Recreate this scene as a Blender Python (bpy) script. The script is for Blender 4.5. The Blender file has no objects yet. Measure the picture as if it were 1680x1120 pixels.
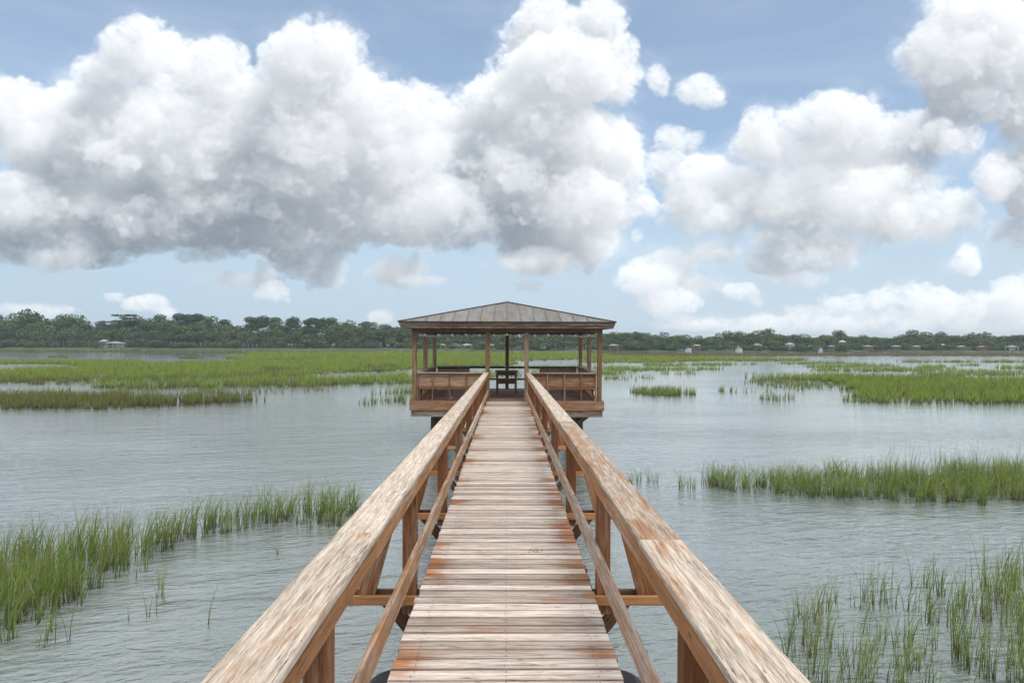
import bpy, bmesh, math, random, time
import numpy as np
from mathutils import Vector, Matrix

R = math.radians
scene = bpy.context.scene
COL = scene.collection
rng = np.random.default_rng(7)
random.seed(11)
WATER = -1.5          # deck surface is z = 0

# ------------------------------------------------------------------ camera
F_PX, W_PX, H_PX = 1120.0, 1680.0, 1120.0
cam_d = bpy.data.cameras.new('camera')
cam = bpy.data.objects.new('camera', cam_d)
COL.objects.link(cam)
cam_d.sensor_width = 36.0
cam_d.lens = 24.0
cam_d.clip_end = 20000.0
cam_d.clip_start = 0.05
CAM = Vector((0.0, 0.0, 2.0))
rot = Matrix.Rotation(-8.0 / 1120.0, 3, 'Z') @ Matrix.Rotation(R(90.0) - 1.0 / 1120.0, 3, 'X') @ Matrix.Rotation(R(0.2), 3, 'Z')
cam.matrix_world = Matrix.Translation(CAM) @ rot.to_4x4()
scene.camera = cam


def ray(px, py):
    return rot @ Vector(((px - W_PX / 2) / F_PX, -(py - H_PX / 2) / F_PX, -1.0))


def ground(px, py, z=WATER):
    """photo direction -> point on a level plane"""
    d = ray(px, py)
    t = (z - CAM.z) / d.z
    return CAM + d * t


def at_depth(px, Y):
    """x at distance Y along photo column px (at eye level)"""
    d = ray(px, 565)
    return d.x / d.y * Y


# ------------------------------------------------------------------ tagging
def tag(o, label=None, cat=None, group=None, kind=None):
    if label: o['label'] = label
    if cat: o['category'] = cat
    if group: o['group'] = group
    if kind: o['kind'] = kind
    return o


def empty(name, loc=(0, 0, 0), rz=0.0):
    o = bpy.data.objects.new(name, None)
    o.location = loc
    o.rotation_euler = (0, 0, rz)
    o.empty_display_size = 0.2
    COL.objects.link(o)
    return o


# ------------------------------------------------------------------ mesh builder
class MB:
    """collects boxes, beams, tubes and sheets for ONE mesh object"""

    def __init__(self):
        self.v, self.f, self.g, self.t, self.c = [], [], [], [], []

    def _add(self, verts, faces, g, tone=None, cr=None):
        b = len(self.v)
        tone = random.random() if tone is None else tone
        off = Vector((random.uniform(0, 40), random.uniform(0, 40), random.uniform(0, 40)))
        for p, q in zip(verts, g):
            self.v.append(tuple(p))
            self.g.append(tuple(Vector(q) + off))
            self.t.append(tone)
        self.c += cr if cr else [0.0] * len(verts)
        for f in faces:
            self.f.append(tuple(b + i for i in f))

    def beam(self, p0, p1, w, h, side=None, w1=None, h1=None, tone=None, seg=1, wob=0.0):
        """box from p0 to p1; w across (horizontal), h the other way"""
        p0, p1 = Vector(p0), Vector(p1)
        d = p1 - p0
        L = d.length
        a = d / L
        if side is None:
            s = a.cross(Vector((0, 0, 1)))
            s = Vector((1, 0, 0)) if s.length < 1e-4 else s.normalized()
        else:
            s = Vector(side)
            s = (s - a * s.dot(a)).normalized()
        u = s.cross(a).normalized()
        w1 = w if w1 is None else w1
        h1 = h if h1 is None else h1
        vs, gs, cr = [], [], []
        for k in range(seg + 1):
            t = k / seg
            ww, hh = (w + (w1 - w) * t) / 2, (h + (h1 - h) * t) / 2
            c = p0 + d * t
            if wob and 0 < k < seg:
                c = c + s * random.uniform(-wob, wob) + u * random.uniform(-wob, wob)
            for sx, sy in ((-1, -1), (1, -1), (1, 1), (-1, 1)):
                vs.append(c + s * (ww * sx) + u * (hh * sy))
                gs.append((L * t, ww * sx, hh * sy))
                cr.append(float(sx))
        fs = [(3, 2, 1, 0)]
        for k in range(seg):
            o = 4 * k
            for i in range(4):
                j = (i + 1) % 4
                fs.append((o + i, o + j, o + 4 + j, o + 4 + i))
        o = 4 * seg
        fs.append((o, o + 1, o + 2, o + 3))
        self._add(vs, fs, gs, tone, cr)
        return self

    def box(self, x0, x1, y0, y1, z0, z1, tone=None):
        dx, dy, dz = x1 - x0, y1 - y0, z1 - z0
        c = ((x0 + x1) / 2, (y0 + y1) / 2, (z0 + z1) / 2)
        if dx >= dy and dx >= dz:
            return self.beam((x0, c[1], c[2]), (x1, c[1], c[2]), dy, dz, side=(0, 1, 0), tone=tone)
        if dy >= dz:
            return self.beam((c[0], y0, c[2]), (c[0], y1, c[2]), dx, dz, side=(1, 0, 0), tone=tone)
        return self.beam((c[0], c[1], z0), (c[0], c[1], z1), dx, dy, side=(1, 0, 0), tone=tone)

    def tube(self, pts, r, n=8, tone=None, caps=True):
        pts = [Vector(p) for p in pts]
        rs = r if hasattr(r, '__len__') else [r] * len(pts)
        vs, gs, fs = [], [], []
        acc = 0.0
        for k, p in enumerate(pts):
            a = (pts[min(k + 1, len(pts) - 1)] - pts[max(k - 1, 0)]).normalized()
            s = a.cross(Vector((0, 1, 0.01)))
            if s.length < 1e-3: s = a.cross(Vector((1, 0, 0)))
            s.normalize()
            u = s.cross(a)
            if k: acc += (p - pts[k - 1]).length
            for i in range(n):
                th = 2 * math.pi * i / n
                vs.append(p + s * (math.cos(th) * rs[k]) + u * (math.sin(th) * rs[k]))
                gs.append((acc, math.cos(th) * rs[k], math.sin(th) * rs[k]))
        for k in range(len(pts) - 1):
            for i in range(n):
                j = (i + 1) % n
                fs.append((k * n + i, k * n + j, (k + 1) * n + j, (k + 1) * n + i))
        if caps:
            fs.append(tuple(reversed(range(n))))
            fs.append(tuple(range((len(pts) - 1) * n, len(pts) * n)))
        self._add(vs, fs, gs, tone)
        return self

    def ball(self, c, r, n=8, m=6, sz=1.0, tone=None):
        vs, fs = [], []
        c = Vector(c)
        for j in range(1, m):
            ph = math.pi * j / m
            for i in range(n):
                th = 2 * math.pi * i / n
                vs.append(c + Vector((math.sin(ph) * math.cos(th) * r, math.sin(ph) * math.sin(th) * r, math.cos(ph) * r * sz)))
        top, bot = len(vs), len(vs) + 1
        vs += [c + Vector((0, 0, r * sz)), c - Vector((0, 0, r * sz))]
        for j in range(m - 2):
            for i in range(n):
                k = (i + 1) % n
                fs.append((j * n + i, (j + 1) * n + i, (j + 1) * n + k, j * n + k))
        for i in range(n):
            k = (i + 1) % n
            fs.append((top, i, k))
            fs.append((bot, (m - 2) * n + k, (m - 2) * n + i))
        self._add(vs, fs, [tuple(q) for q in vs], tone)
        return self

    def poly(self, vs, fs, tone=None, g=None):
        self._add(vs, fs, g or vs, tone)
        return self

    def build(self, name, mat, parent=None, bevel=0.0, smooth=False, seg=2, fixn=False):
        me = bpy.data.meshes.new(name)
        me.from_pydata(self.v, [], self.f)
        a = me.attributes.new('g', 'FLOAT_VECTOR', 'POINT')
        a.data.foreach_set('vector', np.array(self.g, dtype=np.float32).ravel())
        b = me.attributes.new('tone', 'FLOAT', 'POINT')
        b.data.foreach_set('value', np.array(self.t, dtype=np.float32))
        if fixn:
            bm = bmesh.new(); bm.from_mesh(me)
            bmesh.ops.recalc_face_normals(bm, faces=bm.faces)
            bm.to_mesh(me); bm.free()
        e = me.attributes.new('c', 'FLOAT', 'POINT')
        e.data.foreach_set('value', np.array(self.c, dtype=np.float32))
        me.materials.append(mat)
        if smooth:
            me.polygons.foreach_set('use_smooth', [True] * len(me.polygons))
        me.update()
        o = bpy.data.objects.new(name, me)
        COL.objects.link(o)
        if parent is not None:
            o.parent = parent
        if bevel:
            md = o.modifiers.new('bevel', 'BEVEL')
            md.width = bevel
            md.segments = seg
            md.limit_method = 'ANGLE'
            md.angle_limit = R(40)
        return o


# ------------------------------------------------------------------ material helpers
class NT:
    def __init__(self, tree):
        self.t = tree
        self.n, self.l = tree.nodes, tree.links

    def node(self, typ, **kw):
        x = self.n.new(typ)
        for k, v in kw.items():
            setattr(x, k, v)
        return x

    def link(self, a, b):
        self.l.new(a, b)

    def val(self, sock, v):
        if hasattr(v, 'is_output') or isinstance(v, bpy.types.NodeSocket):
            self.l.new(v, sock)
        else:
            sock.default_value = v

    def math(self, op, a, b=None, c=None, clamp=False):
        x = self.node('ShaderNodeMath', operation=op, use_clamp=clamp)
        self.val(x.inputs[0], a)
        if b is not None: self.val(x.inputs[1], b)
        if c is not None: self.val(x.inputs[2], c)
        return x.outputs[0]

    def vmath(self, op, a, b=None):
        x = self.node('ShaderNodeVectorMath', operation=op)
        self.val(x.inputs[0], a)
        if b is not None: self.val(x.inputs[1], b)
        return x.outputs[0]

    def attr(self, name, fac=False):
        x = self.node('ShaderNodeAttribute', attribute_name=name)
        return x.outputs['Fac'] if fac else x.outputs['Vector']

    def noise(self, vec, scale, detail=4.0, rough=0.55, dist=0.0, col=False):
        x = self.node('ShaderNodeTexNoise')
        self.val(x.inputs['Vector'], vec)
        x.inputs['Scale'].default_value = scale
        x.inputs['Detail'].default_value = detail
        x.inputs['Roughness'].default_value = rough
        x.inputs['Distortion'].default_value = dist
        return x.outputs['Color'] if col else x.outputs['Fac']

    def ramp(self, fac, stops, interp='LINEAR'):
        x = self.node('ShaderNodeValToRGB')
        cr = x.color_ramp
        cr.interpolation = interp
        while len(cr.elements) < len(stops):
            cr.elements.new(0.5)
        for e, (p, c) in zip(cr.elements, stops):
            e.position = p
            if not hasattr(c, '__len__'): c = (c, c, c)
            e.color = (*c[:3], 1.0)
        self.val(x.inputs[0], fac)
        return x.outputs[0]

    def mix(self, fac, a, b, blend='MIX'):
        x = self.node('ShaderNodeMix', data_type='RGBA', blend_type=blend)
        self.val(x.inputs['Factor'], fac)
        for s, v in ((x.inputs[6], a), (x.inputs[7], b)):
            if isinstance(v, bpy.types.NodeSocket): self.l.new(v, s)
            else: s.default_value = (*v[:3], 1.0)
        return x.outputs[2]

    def maprange(self, v, a, b, c=0.0, d=1.0, smooth=False):
        x = self.node('ShaderNodeMapRange')
        x.interpolation_type = 'SMOOTHSTEP' if smooth else 'LINEAR'
        self.val(x.inputs[0], v)
        for i, q in enumerate((a, b, c, d)):
            self.val(x.inputs[1 + i], q)
        return x.outputs[0]

    def bump(self, h, strength=0.5, dist=0.01):
        x = self.node('ShaderNodeBump')
        x.inputs['Strength'].default_value = strength
        x.inputs['Distance'].default_value = dist
        self.l.new(h, x.inputs['Height'])
        return x.outputs[0]


def new_mat(name):
    m = bpy.data.materials.new(name)
    m.use_nodes = True
    n = NT(m.node_tree)
    p = m.node_tree.nodes['Principled BSDF']
    return m, n, p


def wood(name, raw, grey, amount=0.5, dark=0.35, rough=0.75, spread=0.18, ends=False, wet=0.0, green=None, bump=0.5, toned=1.0, gm=1.0):
    """weathered timber; 'raw' is the stained wood, 'grey' the bleached surface; grain follows the g attribute"""
    m, n, p = new_mat(name)
    g = n.vmath('MULTIPLY', n.attr('g'), (gm, gm, gm))
    tone = n.attr('tone', True)
    gs = n.vmath('MULTIPLY', g, (1.9, 34.0, 34.0))
    streak = n.noise(gs, 1.0, 6.0, 0.68, 0.5)
    gf = n.vmath('MULTIPLY', g, (9.0, 170.0, 170.0))
    fine = n.noise(gf, 1.0, 3.0, 0.6)
    gp = n.vmath('MULTIPLY', g, (1.3, 4.0, 4.0))
    patch = n.noise(gp, 1.0, 5.0, 0.62, 0.4)
    sc = n.math('ADD', patch, n.math('MULTIPLY', n.math('SUBTRACT', tone, 0.5), 0.35))
    sc = n.math('ADD', sc, n.math('MULTIPLY', n.math('SUBTRACT', streak, 0.5), 0.55))
    if ends:
        tc = n.node('ShaderNodeTexCoord')
        sx = n.node('ShaderNodeSeparateXYZ')
        n.link(tc.outputs['Object'], sx.inputs[0])
        ax = n.math('ABSOLUTE', sx.outputs[0])
        e = n.maprange(ax, 0.36, 0.70, 0.0, 1.0, True)
        # patches of old stain kept at the plank ends, in stretches along the walk
        yv = n.vmath('MULTIPLY', tc.outputs['Object'], (0.5, 1.1, 1.0))
        pt = n.noise(yv, 1.0, 3.0, 0.6)
        e = n.math('MULTIPLY', e, n.maprange(pt, 0.42, 0.64, 0.0, 0.62, True))
        sc = n.math('SUBTRACT', sc, e)
        # whole planks that kept more stain
        bt = n.noise(n.vmath('MULTIPLY', tc.outputs['Object'], (0.9, 0.55, 1.0)), 1.0, 2.0, 0.5)
        sc = n.math('SUBTRACT', sc, n.maprange(bt, 0.55, 0.75, 0.0, 0.14, True))
    lo = 0.5 + (0.5 - amount) * 0.9
    wm = n.maprange(sc, lo - spread, lo + spread, 0.0, 1.0, True)
    rawv = n.mix(n.maprange(streak, 0.3, 0.7), tuple(c * 0.62 for c in raw), tuple(min(1, c * 1.25) for c in raw))
    greyv = n.mix(n.maprange(streak, 0.33, 0.62), tuple(c * q for c, q in zip(grey, (0.56, 0.50, 0.455))), tuple(min(1, c * 1.10) for c in grey))
    c = n.mix(wm, rawv, greyv)
    if green is not None:
        c = n.mix(n.maprange(patch, 0.45, 0.65, 0.0, 0.7, True), c, green)
    # dark checks along the grain
    gc = n.vmath('MULTIPLY', g, (0.9, 44.0, 44.0))
    chk = n.noise(gc, 1.0, 3.0, 0.6, 0.5)
    line = n.math('ABSOLUTE', n.math('SUBTRACT', chk, 0.5))
    line = n.maprange(line, 0.0, 0.022, 1.0, 0.0, True)
    line = n.math('MULTIPLY', line, n.maprange(patch, 0.42, 0.6, 0.0, 1.0, True))
    c = n.mix(n.math('MULTIPLY', line, dark * 1.6, clamp=True), c, tuple(x * 0.22 for x in raw))
    # knots and nail heads
    vk = n.node('ShaderNodeTexVoronoi')
    n.link(n.vmath('MULTIPLY', g, (2.6, 9.0, 9.0)), vk.inputs['Vector'])
    vk.inputs['Scale'].default_value = 1.0
    kd = n.math('ADD', vk.outputs['Distance'], n.math('MULTIPLY', n.math('SUBTRACT', fine, 0.5), 0.06))
    c = n.mix(n.maprange(kd, 0.03, 0.11, 0.75, 0.0, True), c, tuple(x * 0.35 for x in raw))
    c = n.mix(1.0, c, n.ramp(fine, [(0.25, 0.72), (0.62, 1.08)]), 'MULTIPLY')
    c = n.mix(1.0, c, n.ramp(tone, [(0.0, 1 - 0.22 * toned), (0.5, 0.97), (1.0, 1 + 0.12 * toned)]), 'MULTIPLY')
    if ends:      # grime along both edges of every board
        ed = n.math('ABSOLUTE', n.attr('c', True))
        ed = n.math('ADD', ed, n.math('MULTIPLY', n.math('SUBTRACT', streak, 0.5), 0.55))
        c = n.mix(n.maprange(ed, 0.74, 1.0, 0.0, 0.6, True), c, (0.13, 0.085, 0.06))
    n.link(c, p.inputs['Base Color'])
    p.inputs['Roughness'].default_value = rough
    p.inputs['Specular IOR Level'].default_value = 0.25
    hh = n.math('SUBTRACT', n.math('ADD', n.math('MULTIPLY', streak, 0.6), n.math('MULTIPLY', fine, 0.5)), n.math('MULTIPLY', line, 0.8))
    n.link(n.bump(hh, bump, 0.006), p.inputs['Normal'])
    return m


def plain(name, c, rough=0.6, metal=0.0, var=0.15, scale=3.0):
    m, n, p = new_mat(name)
    tc = n.node('ShaderNodeTexCoord')
    nz = n.noise(tc.outputs['Object'], scale, 4.0)
    cc = n.mix(nz, tuple(x * (1 - var) for x in c), tuple(min(1, x * (1 + var)) for x in c))
    n.link(cc, p.inputs['Base Color'])
    p.inputs['Roughness'].default_value = rough
    p.inputs['Metallic'].default_value = metal
    return m


M = {}
ORANGE = (0.36, 0.145, 0.055)
BROWN = (0.17, 0.075, 0.036)
BLEACH = (0.60, 0.535, 0.475)
M['deck'] = wood('deck_wood', (0.46, 0.205, 0.09), (0.72, 0.635, 0.56), amount=0.85, dark=0.7, ends=True, spread=0.27, toned=1.6, gm=1.25)
M['cap'] = wood('cap_wood', (0.47, 0.245, 0.12), (0.68, 0.585, 0.48), amount=0.68, dark=0.6, rough=0.7, gm=1.7)
M['rail'] = wood('rail_wood', (0.50, 0.235, 0.095), (0.60, 0.45, 0.32), amount=0.36, dark=0.5, rough=0.7)
M['mid'] = wood('mid_rail_wood', (0.52, 0.255, 0.11), (0.62, 0.52, 0.43), amount=0.6, dark=0.5, rough=0.7)
M['post'] = wood('post_wood', (0.25, 0.095, 0.036), (0.33, 0.2, 0.115), amount=0.34, dark=0.5)
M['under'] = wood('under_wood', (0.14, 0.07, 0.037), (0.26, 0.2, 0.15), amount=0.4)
M['pav'] = wood('pavilion_wood', (0.28, 0.13, 0.06), (0.42, 0.285, 0.185), amount=0.42, dark=0.5)
M['pavcap'] = wood('bench_cap_wood', (0.24, 0.125, 0.075), (0.46, 0.37, 0.30), amount=0.6, dark=0.5)
M['pavpost'] = wood('pavilion_post_wood', (0.27, 0.14, 0.066), (0.40, 0.285, 0.185), amount=0.5, dark=0.6)
M['fascia'] = wood('fascia_wood', (0.17, 0.1, 0.06), (0.38, 0.30, 0.24), amount=0.5, dark=0.6)
M['pavfloor'] = wood('pavilion_floor_wood', (0.27, 0.12, 0.07), (0.45, 0.31, 0.23), amount=0.45)
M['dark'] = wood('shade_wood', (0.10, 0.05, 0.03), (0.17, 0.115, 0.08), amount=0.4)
M['table'] = wood('table_wood', (0.21, 0.095, 0.058), (0.33, 0.19, 0.13), amount=0.35)
M['pile'] = wood('piling_wood', (0.10, 0.075, 0.045), (0.2, 0.17, 0.13), amount=0.4, green=(0.075, 0.085, 0.04))
M['black'] = plain('black_wrap', (0.014, 0.014, 0.016), 0.45)
M['drip'] = plain('dark_trim', (0.055, 0.05, 0.045), 0.5, 0.3)
M['bulb'] = plain('bulb_glass', (0.8, 0.79, 0.76), 0.15)
M['wire'] = plain('wire_rubber', (0.03, 0.03, 0.03), 0.6)
M['dung'] = plain('dropping', (0.075, 0.045, 0.028), 0.9)
M['nail'] = plain('rusty_nail', (0.06, 0.04, 0.03), 0.7, 0.3)
M['steel'] = plain('galvanised_bolt', (0.3, 0.29, 0.28), 0.5, 0.8)


def metal_roof():
    m, n, p = new_mat('weathered_metal_roof')
    tc = n.node('ShaderNodeTexCoord')
    g = n.attr('g')
    a = n.noise(n.vmath('MULTIPLY', g, (0.9, 5.0, 5.0)), 1.0, 6.0, 0.65)
    b = n.noise(tc.outputs['Object'], 1.4, 5.0, 0.6)
    c = n.mix(n.maprange(a, 0.3, 0.7), (0.17, 0.155, 0.135), (0.30, 0.285, 0.26))
    c = n.mix(n.maprange(b, 0.5, 0.72, 0.0, 0.55, True), c, (0.27, 0.19, 0.125))
    tone = n.attr('tone', True)
    c = n.mix(1.0, c, n.ramp(tone, [(0, 0.82), (1, 1.12)]), 'MULTIPLY')
    n.link(c, p.inputs['Base Color'])
    p.inputs['Metallic'].default_value = 0.35
    n.link(n.maprange(b, 0.3, 0.7, 0.42, 0.65), p.inputs['Roughness'])
    n.link(n.bump(b, 0.15, 0.02), p.inputs['Normal'])
    return m


M['roof'] = metal_roof()
M['seam'] = plain('roof_seam', (0.19, 0.135, 0.095), 0.55, 0.3)


# ================================================================== WORLD: sky and clouds
SUN_EL, SUN_AZ = 62.0, 160.0      # azimuth clockwise from +Y: high, behind the viewer and to the right


def spline_matrix(n_out, n_in, lo, hi):
    """cubic B-spline weights: n_out samples over grid positions lo..hi"""
    t = np.linspace(lo, hi, n_out)
    i = np.floor(t).astype(int)
    f = t - i
    Mx = np.zeros((n_out, n_in), dtype=np.float32)
    w = [(1 - f) ** 3 / 6, (3 * f ** 3 - 6 * f ** 2 + 4) / 6, (-3 * f ** 3 + 3 * f ** 2 + 3 * f + 1) / 6, f ** 3 / 6]
    r = np.arange(n_out)
    for k in range(4):
        np.add.at(Mx, (r, np.clip(i + k - 1, 0, n_in - 1)), w[k])
    return Mx


def noise3(shape, size, cell, g):
    """smooth noise over a box; cell may differ per axis; roughly -1..1"""
    mats, dims = [], []
    for ax in range(3):
        m = size[ax] / cell[ax]
        n_in = int(m) + 5
        dims.append(n_in)
        mats.append(spline_matrix(shape[ax], n_in, 1.5, 1.5 + m))
    r = g.uniform(-1, 1, dims).astype(np.float32)
    r = np.tensordot(mats[2], r, (1, 2))           # z, y, x
    r = np.tensordot(r, mats[1], (2, 1))           # z, y, X
    r = np.tensordot(r, mats[0], (1, 1))           # z, X, Y
    return r.transpose(2, 1, 0) * 2.1              # Y, X, z


CLOUDS = [  # cx, cy, rx, ry in degrees-like photo units: heap clouds of the day
    # left heap: towers
    (215, 85, 62, 48), (262, 108, 60, 45), (175, 130, 55, 40), (345, 135, 62, 62), (395, 175, 60, 60),
    (475, 100, 48, 55), (545, 95, 42, 50), (520, 160, 90, 80), (600, 165, 34, 28), (20, 190, 90, 62), (95, 190, 70, 52),
    # left heap: body
    (130, 230, 140, 80), (300, 240, 170, 110), (480, 250, 150, 110), (640, 265, 120, 105), (690, 168, 34, 34), (655, 205, 60, 50), (735, 215, 50, 50), (775, 152, 16, 14),
    # left heap: flat base
    (20, 335, 90, 60), (120, 345, 160, 62), (330, 350, 200, 60), (540, 350, 180, 52), (700, 345, 150, 62), (60, 400, 130, 34), (250, 380, 180, 34), (450, 385, 180, 26),
    (60, 425, 90, 14), (160, 430, 50, 8),
    # middle tower
    (905, 40, 62, 48), (982, 35, 34, 42), (860, 72, 36, 34), (925, 110, 95, 60), (1010, 115, 46, 50), (850, 115, 50, 30), (965, 135, 60, 34),
    (820, 200, 80, 80), (900, 230, 90, 80), (850, 290, 130, 100), (985, 235, 62, 50), (1020, 260, 36, 34), (940, 330, 100, 80), (1000, 330, 50, 40), (1048, 338, 26, 16),
    (900, 395, 110, 44), (980, 395, 40, 36), (880, 430, 70, 22),
    # small puffs
    (325, 421, 46, 11), (515, 438, 42, 16), (520, 458, 24, 10), (395, 459, 44, 11), (430, 455, 14, 14), (444, 482, 18, 10), (660, 440, 36, 17), (650, 448, 32, 14), (698, 460, 36, 6),
    (190, 489, 16, 6), (245, 500, 26, 6), (275, 512, 16, 7), (1082, 130, 16, 20), (1145, 152, 30, 20), (968, 440, 9, 9), (1046, 385, 6, 10), (870, 470, 22, 5), (625, 522, 14, 7),
    # right heap, top corner
    (1560, 85, 80, 62), (1600, 20, 75, 45), (1650, 70, 110, 80), (1720, 170, 90, 70), (1595, 160, 70, 42), (1570, 140, 40, 25),
    # right heap, middle
    (1385, 195, 68, 46), (1335, 205, 40, 40), (1420, 215, 50, 40), (1250, 225, 34, 38), (1262, 245, 62, 34), (1500, 222, 90, 38), (1560, 225, 60, 35),
    (1400, 265, 150, 42), (1150, 290, 60, 42), (1130, 330, 46, 34), (1220, 320, 90, 48), (1330, 325, 120, 56), (1450, 330, 120, 56), (1560, 345, 56, 40), (1165, 365, 70, 24), (1330, 395, 90, 34), (1340, 420, 50, 20), (1510, 370, 90, 24),
    (1640, 290, 46, 48), (1700, 300, 70, 70), (1670, 375, 48, 24), (1700, 385, 60, 24),
    (1110, 230, 36, 18), (1100, 260, 22, 20),
    # low right
    (1090, 440, 58, 27), (1065, 455, 44, 18), (1105, 470, 62, 20), (1110, 495, 36, 16), (1170, 412, 44, 16), (1270, 432, 50, 16), (1290, 455, 50, 18), (1215, 478, 24, 8), (1240, 492, 8, 5),
    (1590, 430, 24, 26), (1600, 460, 32, 32), (1440, 485, 44, 22), (1400, 500, 70, 22), (1530, 490, 54, 24), (1560, 510, 80, 26), (1670, 480, 44, 24), (1640, 505, 80, 24), (1720, 490, 60, 40),
    (1330, 508, 44, 12), (1450, 520, 130, 20), (1240, 530, 70, 10), (1150, 533, 50, 7), (1340, 530, 110, 14), (1600, 535, 140, 18), (60, 512, 60, 8), (1120, 525, 16, 6),
]


def make_clouds():
    g = np.random.default_rng(23)
    X0, X1, Y0, Y1 = -240.0, 1900.0, -120.0, 560.0
    step = 1.75
    nx, ny, nz = int((X1 - X0) / step), int((Y1 - Y0) / step), 36
    ZD = 210.0
    xs = (X0 + (np.arange(nx) + 0.5) * step).astype(np.float32)
    ys = (Y0 + (np.arange(ny) + 0.5) * step).astype(np.float32)     # downwards
    zs = ((np.arange(nz) + 0.5) / nz * ZD - ZD / 2).astype(np.float32)  # + is away
    size = (Y1 - Y0, X1 - X0, ZD)
    shp = (ny, nx, nz)
    wx = noise3(shp, size, (46, 46, 46), g) * 10.0 + noise3(shp, size, (19, 19, 19), g) * 5.0
    wy = noise3(shp, size, (46, 46, 46), g) * 8.0 + noise3(shp, size, (19, 19, 19), g) * 4.0
    field = np.full(shp, -60.0, dtype=np.float32)
    extra = [(-160, 250, 120, 90), (-180, 360, 130, 60), (1860, 230, 90, 90), (1880, 420, 80, 50), (-150, 90, 60, 50)]
    for (cx, cy, rx, ry) in CLOUDS + extra:
        rz = min(0.9 * min(rx, ry) + 8, 92.0)
        cz = g.uniform(-1, 1) * max(0.0, min(46.0, 98.0 - rz))
        q = min(1.0, min(rx, ry) / 40.0)
        if min(rx, ry) < 30: rx, ry = rx + 4, ry + 3
        smin = min(max(min(rx, ry), 28.0), 60.0)
        pad = 1.0 + 58.0 / smin
        i0, i1 = np.searchsorted(xs, (cx - rx * pad - 20, cx + rx * pad + 20))
        j0, j1 = np.searchsorted(ys, (cy - ry * pad - 20, cy + ry * pad + 20))
        dx = (xs[i0:i1][None, :, None] - cx + wx[j0:j1, i0:i1] * q) / rx
        dy = (ys[j0:j1][:, None, None] - cy + wy[j0:j1, i0:i1] * q) / ry
        dz = ((zs - cz) / rz)[None, None, :]
        d = np.sqrt(dx * dx + dy * dy + dz * dz)
        s = (1.0 - d) * smin
        if min(rx, ry) > 30:      # heaps share a flat base
            yb = 412.0 if cx < 760 else (446.0 if cx < 1075 else (428.0 if cx < 1625 and cy > 150 else 900.0))
            s = np.minimum(s, (yb - (ys[j0:j1][:, None, None] + 0.6 * wy[j0:j1, i0:i1])) * 0.9)
        a = field[j0:j1, i0:i1]
        k = 5.0
        h = np.clip(0.5 + 0.5 * (s - a) / k, 0, 1)
        field[j0:j1, i0:i1] = a + (s - a) * h + k * h * (1 - h)
    del wx, wy
    big = noise3(shp, size, (95, 120, 95), g)
    field += big * 8.0 + 3.0
    mod = np.clip(0.95 + 0.75 * noise3(shp, size, (80, 110, 90), g), 0.45, 1.7)
    puff = np.zeros(shp, dtype=np.float32)
    for cell, amp in ((48, 17.0), (25, 12.0), (12.5, 8.5), (6.5, 5.6), (3.6, 3.4)):
        nz3 = noise3(shp, size, (cell, cell * 1.08, max(cell, 6.0)), g)
        puff += (np.abs(nz3) - 0.30) * amp
    field += puff * mod
    for cell, amp in ((16, 5.0), (8, 4.0), (4.2, 3.0)):
        field += noise3(shp, size, (cell, cell * 1.3, max(cell, 7.0)), g) * amp
    veil = noise3(shp, size, (30, 55, 40), g) + 0.6 * noise3(shp, size, (10, 20, 16), g)
    halo = np.clip((field + 22.0) / 22.0, 0, 1) * np.clip(veil + 0.05, 0, 1.2) * 0.10
    del veil
    del puff, big
    soft = 3.5 + 14.0 * np.clip(1.05 - mod, 0, 1)
    rho = np.clip(field / soft, 0, 1)
    rho *= rho * (3 - 2 * rho)
    rho *= 0.55 + 0.45 * np.clip(field / 30.0, 0, 1)
    rho = np.maximum(rho, halo)
    del field, soft, mod, halo
    # ---- light: march rows from the top; sun is up, to the right, and behind the viewer (small z)
    kx, kz = 0.50, 0.10            # per unit of height: shift to the right, shift towards viewer
    dzv = ZD / nz
    sig = 0.075 * step * math.sqrt(1 + kx * kx + kz * kz)
    tau = np.zeros((nx, nz), dtype=np.float32)
    tau2 = np.zeros((nx, nz), dtype=np.float32)
    light = np.empty(shp, dtype=np.float32)
    amb = np.empty(shp, dtype=np.float32)

    def shift(a, s, axis):
        i = int(math.floor(s)); f = s - i
        b = np.roll(a, i, axis); c = np.roll(a, i + 1, axis)
        return b * (1 - f) + c * f
    for j in range(ny):
        tau = shift(tau, -kx, 0)
        t2 = shift(tau, kz * step / dzv, 1)
        t2[:, 0] = tau[:, 0] * 0.5
        tau = t2 + rho[j] * sig * 0.5
        light[j] = 0.17 * np.exp(-tau) + 0.28 * np.exp(-tau * 0.16) + 0.55 * np.exp(-tau * 0.078)
        tau = (tau + rho[j] * sig * 0.5) * (0.925 + 0.0745 * np.clip(rho[j] * 4, 0, 1))
        tau2 = tau2 * (0.93 + 0.065 * np.clip(rho[j] * 4, 0, 1)) + rho[j] * 0.016 * step
        amb[j] = np.exp(-tau2 * 0.6)
    # ---- view: march away from the viewer
    T = np.ones((ny, nx), dtype=np.float32)
    Ls = np.zeros((ny, nx), dtype=np.float32)
    Am = np.zeros((ny, nx), dtype=np.float32)
    vs = 0.040 * dzv
    for k in range(nz):
        a = 1 - np.exp(-rho[:, :, k] * vs)
        w = T * a
        Ls += w * light[:, :, k]
        Am += w * amb[:, :, k]
        T *= 1 - a
    A = 1 - T
    D = np.clip(-np.log(T + 1e-9) / 6.0, 0, 1)
    eps = 1e-4
    Ls = Ls / (A + eps)
    Am = Am / (A + eps)
    # ---- onto azimuth / elevation
    naz, nel = 1760, 620
    az = np.radians(np.linspace(-44, 44, naz))[None, :]
    el = np.radians(np.linspace(-1.0, 29.5, nel))[:, None]
    px = 832 + 1120 * np.tan(az) + 0 * el
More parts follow.
